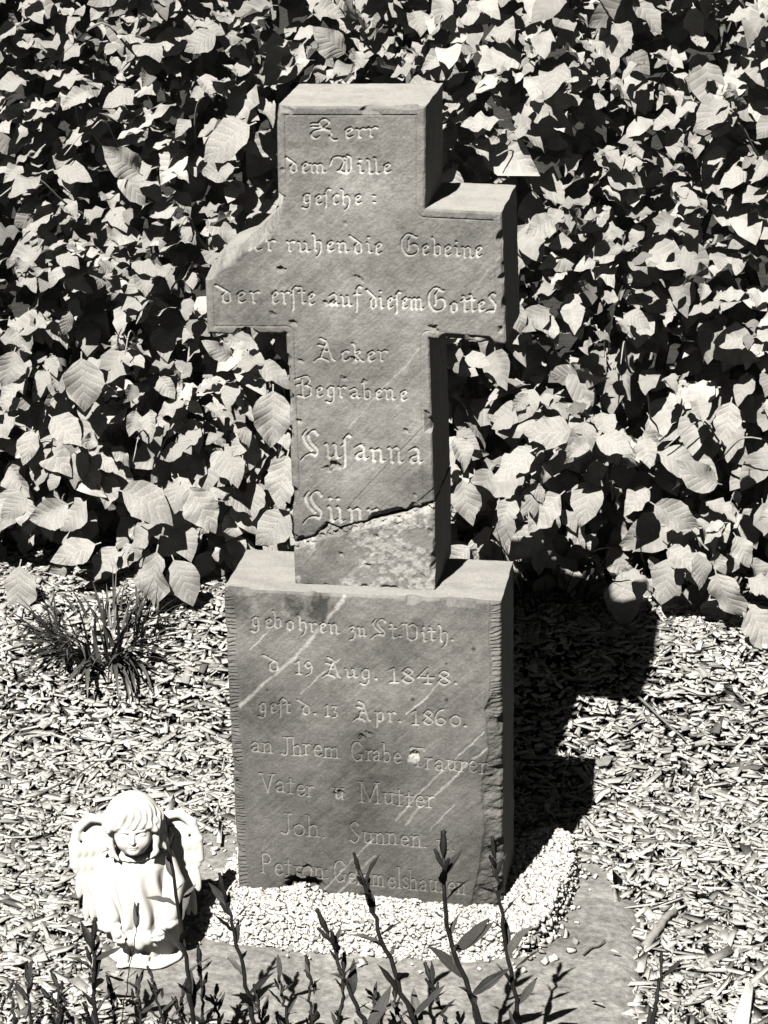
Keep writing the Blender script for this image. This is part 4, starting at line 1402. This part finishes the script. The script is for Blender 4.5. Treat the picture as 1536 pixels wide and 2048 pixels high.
# sleeves, fore-arms and hands holding the hem
for sx in (-1, 1):
    B.cap((sx * .043, .002, .153), (sx * .054, -.012, .114), .0125, .0150, .003)
    B.cap((sx * .054, -.012, .114), (sx * .042, -.034, .076), .0150, .0165, .003)
    for k in range(7):
        a_ = -.9 + k * .42
        B.ell((sx * (.040 + .013 * math.sin(a_)), -.038 - .011 * math.cos(a_), .0675 - .002 * (k % 2)), (.0060, .0055, .0050), .003)
    B.cap((sx * .038, -.041, .070), (sx * .031, -.050, .058), .0075, .0080, .003)      # palm
    for f in range(4):
        bx_, bz_ = sx * (.036 - .0042 * f), .056 - .001 * f
        ln = (.010, .0125, .0120, .0095)[f]
        B.cap((bx_, -.052, bz_), (bx_ - sx * .0015, -.0555, bz_ - ln * .55), .0024, .0023, .0010)
        B.cap((bx_ - sx * .0015, -.0555, bz_ - ln * .55), (bx_ - sx * .002, -.0510, bz_ - ln), .0023, .0020, .0010)
    B.cap((sx * .026, -.050, .061), (sx * .0195, -.0540, .0535), .0027, .0021, .0010)  # thumb
# gathered cloth lifted between the hands
for k in range(9):
    a_ = -1.05 + k * .2625
    B.ell((.046 * math.sin(a_), -.047 * math.cos(a_) - .001, .0400 + .006 * (k % 2)), (.0085, .0070, .0120), .003)
# feet
for sx, fx in ((-1, -.024), (1, .006)):
    B.cap((fx, -.018, .040), (fx - .002, -.026, .010), .0100, .0085, .003)
    B.ell((fx - .002, -.036, .0075), (.0095, .0175, .0075), .004)
    for k in range(5):
        B.ell((fx - .0098 + k * .0038, -.0525 + abs(k - 1.6) * .0012, .0050), (.0023, .0035, .0030), .0010)
body = link('body', B.mesh('body', M_ANGEL), angel)
del B, X, Y, Z, th, A_, B_, fold, rr_, d, ux, th2, r2_

# hair: soft bob with a fringe parted to one side
Hf = Field((-.06, -.065, .155), (.06, .05, .275), H_)
Hf.ell((0, -.006, .222), (.0385, .0380, .0385), .004)
for sx in (-1, 1):
    Hf.cap((sx * .033, -.006, .222), (sx * .0365, -.014, .185), .0120, .0085, .006)
    Hf.cap((sx * .0365, -.014, .187), (sx * .0455, -.018, .176), .0075, .0030, .004)
    Hf.cap((sx * .030, .010, .215), (sx * .0355, .004, .178), .0135, .0080, .006)
    Hf.cap((sx * .034, -.022, .222), (sx * .0310, -.030, .176), .0065, .0042, .004)
    Hf.cap((sx * .0310, -.030, .178), (sx * .0235, -.034, .170), .0042, .0022, .003)
Hf.cap((0, .020, .215), (0, .022, .182), .018, .012, .008)
for k, (x1, z1, x2, z2) in enumerate(((-.010, .245, -.026, .222), (-.010, .246, -.014, .2235), (-.008, .248, .003, .2225), (-.006, .248, .015, .2235), (-.004, .248, .027, .221), (-.012, .243, -.033, .216), (0, .246, .034, .214))):
    Hf.cap((x1, -.034, z1), (x2, -.0420 + abs(x2) * .25, z2), .0085, .0042, .0035)
Hf.ell((0, -.052, .203), (.0245, .022, .0190), .003, sub=True)
ca = np.arctan2(Hf.X + .006, -(Hf.Y - .002))
Hf.D += .0007 * np.sin(ca * 26 + 6 * np.sin(Hf.Z * 70)) * sstep(.262, .235, Hf.Z)
hair = link('hair', Hf.mesh('hair', M_ANGEL), angel)
del Hf, ca

# wings: an arched rim above a hollow, then rows of overlapping feathers
for sx in (-1, 1):
    Wf = Field((-.055, -.03, .03), (.06, .03, .235), H_)
    arch = [(-.012, .150), (-.010, .185), (.004, .208), (.022, .212), (.036, .198), (.043, .172), (.044, .140)]
    for (xa, za), (xb, zb) in zip(arch[:-1], arch[1:]):
        Wf.cap((xa, .002, za), (xb, .002, zb), .0065, .0062, .003)
    Wf.ell((.014, .006, .150), (.030, .0040, .055), .003)
    Wf.ell((.012, .006, .105), (.024, .0040, .050), .003)
    rows = ((.176, 6, -.004, .040, .0225, .0056, -.0030), (.158, 7, -.008, .043, .030, .0060, -.0010), (.132, 7, -.008, .042, .042, .0058, .0010), (.112, 6, -.006, .036, .060, .0056, .0030))
    for zr, nf, xa, xb, ln, wd, yo in rows:
        for k in range(nf):
            u = k / (nf - 1)
            fx = xa + (xb - xa) * u
            ang_ = -.06 + .16 * u
            Wf.ell((fx - (ln * .45) * ang_ * 1.6, yo, zr - ln * .45 - .012 * (1 - u) * 0), (wd, .0032, ln * .62), .0009, rot=Euler((0.05, ang_ * -1.0, 0)))
    Wf.ell((.017, -.0085, .190), (.018, .0085, .015), .0030, sub=True)
    for k in range(9):
        Wf.ell((.002 + (k % 5) * .0075 + (k // 5) * .0035, -.0005, .186 - (k // 5) * .009), (.0046, .0022, .0075), .0010)
    me_ = Wf.mesh('wing', M_ANGEL)
    w = link('wing', me_, angel)
    w.location = (sx * .038, .020, -.012)
    w.scale = (sx * 1.18, 1, 1)
    w.rotation_euler = (math.radians(-6), 0, math.radians(-4 * sx))
    del Wf
# the little ground plate it was cast on
bv = []
nb_ = 40
for k in range(nb_):
    a_ = 2 * math.pi * k / nb_
    r_ = 1 + .05 * math.sin(3 * a_) + .03 * math.sin(7 * a_)
    bv.append((.054 * r_ * math.sin(a_) + .010, -.012 - .046 * r_ * math.cos(a_)))
bv = np.array(bv)
ct0 = bv.mean(0)
ring = lambda s, z_: np.column_stack([ct0 + (bv - ct0) * s, np.full(nb_, z_)])
V_ = np.concatenate([ring(.97, 0), ring(1, .002), ring(.98, .0045), ring(.93, .006)])
F_ = np.array([(r * nb_ + k, r * nb_ + (k + 1) % nb_, (r + 1) * nb_ + (k + 1) % nb_, (r + 1) * nb_ + k) for r in range(3) for k in range(nb_)])
F_ = F_[:, ::-1]
me_ = make_mesh('base', V_, [F_, np.arange(nb_)[None], (3 * nb_ + np.arange(nb_))[None, ::-1]], M_ANGEL, tone=np.ones(len(V_)))
link('base', me_, angel)

# ------------------------------------------------------------------ strap-leaved tufts at the foot of the hedge
def strap(p0, d0, length, width, droop, r_, n_=8):
    """one bent strap leaf: a folded blade with thickness from its V section"""
    P = []
    pos = np.array(p0, float)
    dr = np.array(d0, float)
    dr /= np.linalg.norm(dr)
    for i in range(n_ + 1):
        P.append(pos.copy())
        dr = dr + np.array([0, 0, -droop / n_])
        dr /= np.linalg.norm(dr)
        pos = pos + dr * length / n_
    P = np.array(P)
    T_ = np.gradient(P, axis=0)
    T_ /= np.linalg.norm(T_, axis=1, keepdims=True)
    side = np.cross(T_, np.array([0, 0, 1.0]))
    side /= np.linalg.norm(side, axis=1, keepdims=True) + 1e-9
    nrm = np.cross(side, T_)
    tt = np.linspace(0, 1, n_ + 1)
    w = width * (np.clip(1 - tt ** 3, .06, 1) * np.clip(.6 + tt * 2, 0, 1))[:, None] / 2
    V_ = np.stack([P - side * w + nrm * w * .35, P, P + side * w + nrm * w * .35], 1).reshape(-1, 3)
    ids_ = np.arange(len(V_)).reshape(n_ + 1, 3)
    F_ = np.stack([ids_[:-1, :-1], ids_[:-1, 1:], ids_[1:, 1:], ids_[1:, :-1]], -1).reshape(-1, 4)
    uv = np.stack([np.tile([0, .5, 1], n_ + 1), np.repeat(tt, 3)], 1)
    return V_, F_, uv


r5 = np.random.default_rng(55)
for (tx, ty, nbl, spread, lmax, label) in ((-.61, .72, 210, .075, .145, 'dark tuft of strap leaves in sunlit mulch before the hedge'),
                                           (.175, .90, 90, .055, .22, 'dark tuft of strap leaves in the shade of the cross')):
    tz = float(ground_z(tx, ty))
    tf = empty('grass_tuft', (tx, ty, tz))
    tag(tf, label, 'grass tuft', 'strap-leaved tufts at the hedge foot')
    for k in range(nbl):
        a_ = r5.uniform(0, 2 * math.pi)
        rad_ = spread * math.sqrt(r5.random())
        lean_ = r5.uniform(.05, 1.0)
        a2 = a_ + r5.normal(0, .5)
        v_, f_, uv_ = strap((rad_ * math.cos(a_) * 1.3, rad_ * math.sin(a_), -.015), (math.cos(a2) * lean_, math.sin(a2) * lean_, 1), r5.uniform(.09, lmax), r5.uniform(.004, .0095), r5.uniform(.2, 2.6), r5)
        link('blade', make_mesh('blade', v_, f_, M_GRASS, tone=np.full(len(v_), r5.uniform(.35, 1.3)), uv=uv_), tf)

# ------------------------------------------------------------------ dark budding stalks in front of the slab
LANCE = []
for k in range(6):
    v_, f_, uv_ = leaf_shape(4, 10, r5, width=.25, wav=.02, bend=.35, fold=.5, petiole=.02)
    LANCE.append(make_mesh('leaf', v_, f_, M_SLEAF, tone=np.full(len(v_), (.4, .55, .8, 1.1, 1.6, 2.4)[k]), uv=uv_))  # brighter copies stand in for sunlit leaves, the light put into the tone


def bud_mesh(r_):
    prof = [(0, .0), (.25, .12), (.42, .30), (.5, .5), (.42, .72), (.30, .86), (.34, .95), (.18, 1.0)]
    V_, F_ = [], []
    sd = 8
    for rr, zz in prof:
        for k in range(sd):
            a_ = 2 * math.pi * k / sd
            q = 1 + .18 * math.cos(4 * a_)
            V_.append((rr * q * math.cos(a_) * .30 + .02 * r_.normal(), rr * q * math.sin(a_) * .30 + .02 * r_.normal(), zz + .012 * r_.normal()))
    for i in range(len(prof) - 1):
        for k in range(sd):
            F_.append((i * sd + k, i * sd + (k + 1) % sd, (i + 1) * sd + (k + 1) % sd, (i + 1) * sd + k))
    V_ = np.array(V_)
    return make_mesh('bud', V_, [np.array(F_), ((len(prof) - 1) * sd + np.arange(sd))[None]], M_STALK, tone=np.full(len(V_), 1.0))


BUDS = [bud_mesh(r5) for _ in range(4)]
TALL = {0: 'dark budding stalk leaning before the carved plinth foot', 1: 'tallest dark stalk with broad paired leaves before the plinth',
        2: 'slim dark stalk with pale leaf before the broken plinth edge', 3: 'dark budding stalk between the angel and the white gravel',
        4: 'tall dark stalk rising right in front of the white angel', 5: 'thin dark stalk with one bud before the gown of the angel',
        17: 'lone thin dark stalk beside the right edge of the slab', 9: 'dark leafy stalk before the mulch beside the angel',
        20: 'dark leafy stalk with a small bud over the slab front'}


def place(me, name, parent, p, axis, up, s):
    o_ = link(name, me, parent)
    m = orient(np.array([axis], float), np.array([up], float))[0]
    m4 = Matrix([list(r) for r in m]).to_4x4() @ Matrix.Scale(s, 4)
    m4.translation = Vector(p)
    o_.matrix_local = m4
    return o_


for i, s in enumerate(STALKS):
    tip, mid, low_ = np.array(s[0:3]), np.array(s[3:6]), np.array(s[6:9])
    gz_ = float(ground_z(low_[0], low_[1])) - .012
    root = low_ + (low_ - mid) * .25
    root[2] = gz_ - .004
    so = empty('flower_stalk', root)
    if i in TALL:
        tag(so, TALL[i], 'flower stalk', 'dark stalks in front of the slab')
    else:
        tag(so, 'short dark leafy stalk growing before ' + ('the angel and the mulch beside it' if low_[0] < -.19 else 'the left half of the white gravel' if low_[0] < .0 else 'the right half of the white gravel'), 'flower stalk', 'dark stalks in front of the slab')
    pc = catmull([root, low_, mid, tip], 8)
    pc[1:-1] += r5.normal(0, .0012, (len(pc) - 2, 3))
    L_ = float(np.linalg.norm(np.diff(pc, axis=0), axis=1).sum())
    thick = .0046 if i in (0, 1) else (.0040 if i in TALL else .0030)
    if i == 5:
        thick = .0011
    v_, f_ = tube(pc - root, np.linspace(thick, thick * .5, len(pc)), 7)
    link('stem', make_mesh('stem', v_, f_, M_STALK, tone=np.ones(len(v_))), so)
    # leaves spiralling up the stem
    nl = 3 if i in (5, 17) else int((6 if i in TALL else 3) + L_ * 24)
    ang0 = r5.uniform(0, 6.28)
    for k in range(nl):
        u = .12 + .80 * (k + r5.uniform(-.3, .3)) / max(nl - 1, 1)
        u = min(max(u, .05), .96)
        f_i = u * (len(pc) - 1)
        j = int(f_i)
        p = pc[j] + (pc[min(j + 1, len(pc) - 1)] - pc[j]) * (f_i - j)
        a_ = ang0 + k * 2.4
        out = np.array([math.cos(a_), math.sin(a_) * .8, 0])
        rise = r5.uniform(.7, 2.2)
        ln = r5.uniform(.03, .08) * (1.0 if i in TALL else .62) * (1.1 - .5 * u)
        place(LANCE[r5.integers(0, 6)], 'leaf', so, p - root, out + np.array([0, 0, rise]), -out * rise + np.array([0, 0, 1]) + r5.normal(0, .3, 3), ln)
    if i == 1:
        for sx in (-1, 1, 1.25):
            f_i = (.55 + .04 * sx) * (len(pc) - 1)
            p = pc[int(f_i)]
            place(LANCE[3], 'leaf', so, p - root, (sx * .8, -.1, 1.0), (-sx * .5, -.7, .6), .068)
    if i == 2:
        p = pc[int(.62 * (len(pc) - 1))]
        l_ = place(LANCE[5], 'leaf', so, p - root, (.35, -.1, 1.0), (-.6, -.7, .2), .062)
    # bud cluster
    ax = pc[-1] - pc[-3]
    ax /= np.linalg.norm(ax)
    main = r5.uniform(.026, .036) * (1.1 if i in TALL else .8) * (.6 if i in (5, 17) else 1)
    rotq = Vector(ax).to_track_quat('Z', 'Y')
    for k in range(1 if i in (5, 17) else 4):
        o_ = link('bud', BUDS[(i + k) % 4], so)
        o_.rotation_mode = 'QUATERNION'
        if k == 0:
            q_ = rotq
            pp = pc[-1] - ax * .004
            sc_ = main
        else:
            a_ = k * 2.2 + i
            q_ = Vector(ax + .45 * np.array([math.cos(a_), math.sin(a_), 0])).to_track_quat('Z', 'Y')
            pp = pc[-1] - ax * (.006 + .009 * k)
            sc_ = main * .72
        o_.rotation_quaternion = q_
        o_.location = Vector(pp - root)
        o_.scale = (sc_ * .75, sc_ * .75, sc_)

# ------------------------------------------------------------------ litter on the mulch
r6 = np.random.default_rng(77)
LEAFLIT = leaf_shape(6, 12, r6, width=.62, wav=.07, bend=.4)
lit_me = make_mesh('fallen_leaf', LEAFLIT[0], LEAFLIT[1], M_LEAF, tone=np.full(len(LEAFLIT[0]), .8), uv=LEAFLIT[2])
for (lx, ly, ln, an, lab) in ((.285, .77, .055, .6, 'dry fallen leaf lying in the shadow of the cross arm'), (.18, .74, .050, 2.2, 'dry fallen leaf in the shadow close to the plinth'),
                              (.355, .88, .050, 4.0, 'pale fallen leaf on sunlit mulch under the hedge'), (.24, .82, .045, 5.2, 'curled fallen leaf among shaded chips behind the plinth'),
                              (.300, .50, .040, 1.1, 'fallen leaf by the tip of the plinth shadow'), (-.70, .30, .045, 3.0, 'fallen leaf on the mulch below the left tuft')):
    lf = link('fallen_leaf', lit_me)
    m4 = Matrix([list(r) for r in orient(np.array([[math.cos(an), math.sin(an), .15]]), np.array([[r6.normal(0, .2), r6.normal(0, .2), 1.0]]))[0]]).to_4x4() @ Matrix.Scale(ln, 4)
    m4.translation = Vector((lx, ly, float(ground_z(lx, ly)) + .022))
    lf.matrix_world = m4
    tag(lf, lab, 'leaf', 'fallen leaves on the mulch')


def twig_thing(name, pts, r0, r1_, mat, tone, label, cat):
    P = catmull(pts, 6)
    base = P[0].copy()
    P[1:-1] += r6.normal(0, r0 * .10, (len(P) - 2, 3))
    v_, f_ = tube(P - base, np.linspace(r0, r1_, len(P)), 8)
    o_ = link(name, make_mesh(name, v_, f_, mat, tone=np.full(len(v_), tone)), None, base)
    tag(o_, label, cat)
    return o_


gz = lambda x_, y_: float(ground_z(x_, y_))
twig_thing('fallen_twig', [(.345, .66, gz(.345, .66) + .022), (.375, .63, gz(.375, .63) + .026), (.41, .60, gz(.41, .60) + .022), (.445, .57, gz(.445, .57) + .02)], .0026, .0016, M_TWIG, .55, 'thin curved twig lying on sunlit mulch right of the shadow', 'twig')
twig_thing('fallen_twig', [(.326, -.062, -.027), (.336, -.046, -.0245), (.346, -.038, -.026), (.354, -.022, -.025)], .0016, .0011, M_TWIG, .3, 'short crooked twig on the slab beside the gravel edge', 'twig')
twig_thing('branch_stub', [(.412, -.018, -.034), (.428, .025, -.029), (.440, .062, -.029), (.452, .088, -.032)], .0075, .0050, M_TWIG, .85, 'stubby piece of knotty branch on the mulch beside the slab', 'branch')
kv, kf = tube(np.array([(.014, .040, .006), (.013, .041, .014), (.013, .041, .0145)]), [.0042, .0036, .0018], 8)
link('knot', make_mesh('knot', kv, kf, M_TWIG, tone=np.full(len(kv), .8)), [o_ for o_ in COL.objects if o_.name == 'branch_stub'][0])
twig_thing('fallen_twig', [(-.62, .30, gz(-.62, .30) + .02), (-.58, .36, gz(-.58, .36) + .024), (-.55, .44, gz(-.55, .44) + .02)], .0022, .0012, M_TWIG, .4, 'thin straight twig on the mulch in front of the left tuft', 'twig')
sp_v = np.array([(-.012, -.05, 0), (.013, -.05, 0), (.008, .03, 0), (.001, .052, 0), (-.007, .03, 0), (-.010, -.05, .006), (.011, -.05, .007), (.006, .03, .008), (.001, .05, .003), (-.005, .03, .007)])
sp_f = [np.array([[4, 3, 2, 1, 0], [5, 6, 7, 8, 9]]), np.array([[i, (i + 1) % 5, 5 + (i + 1) % 5, 5 + i] for i in range(5)])]
spl = link('wood_splinter', make_mesh('wood_splinter', sp_v, sp_f, M_CHIP, smooth=False, tone=np.full(10, 1.25)), None, (.560, -.16, -.027))
spl.rotation_euler = (.12, .05, -.12)
tag(spl, 'long pale pointed wood splinter on the mulch right of the slab', 'wood splinter')
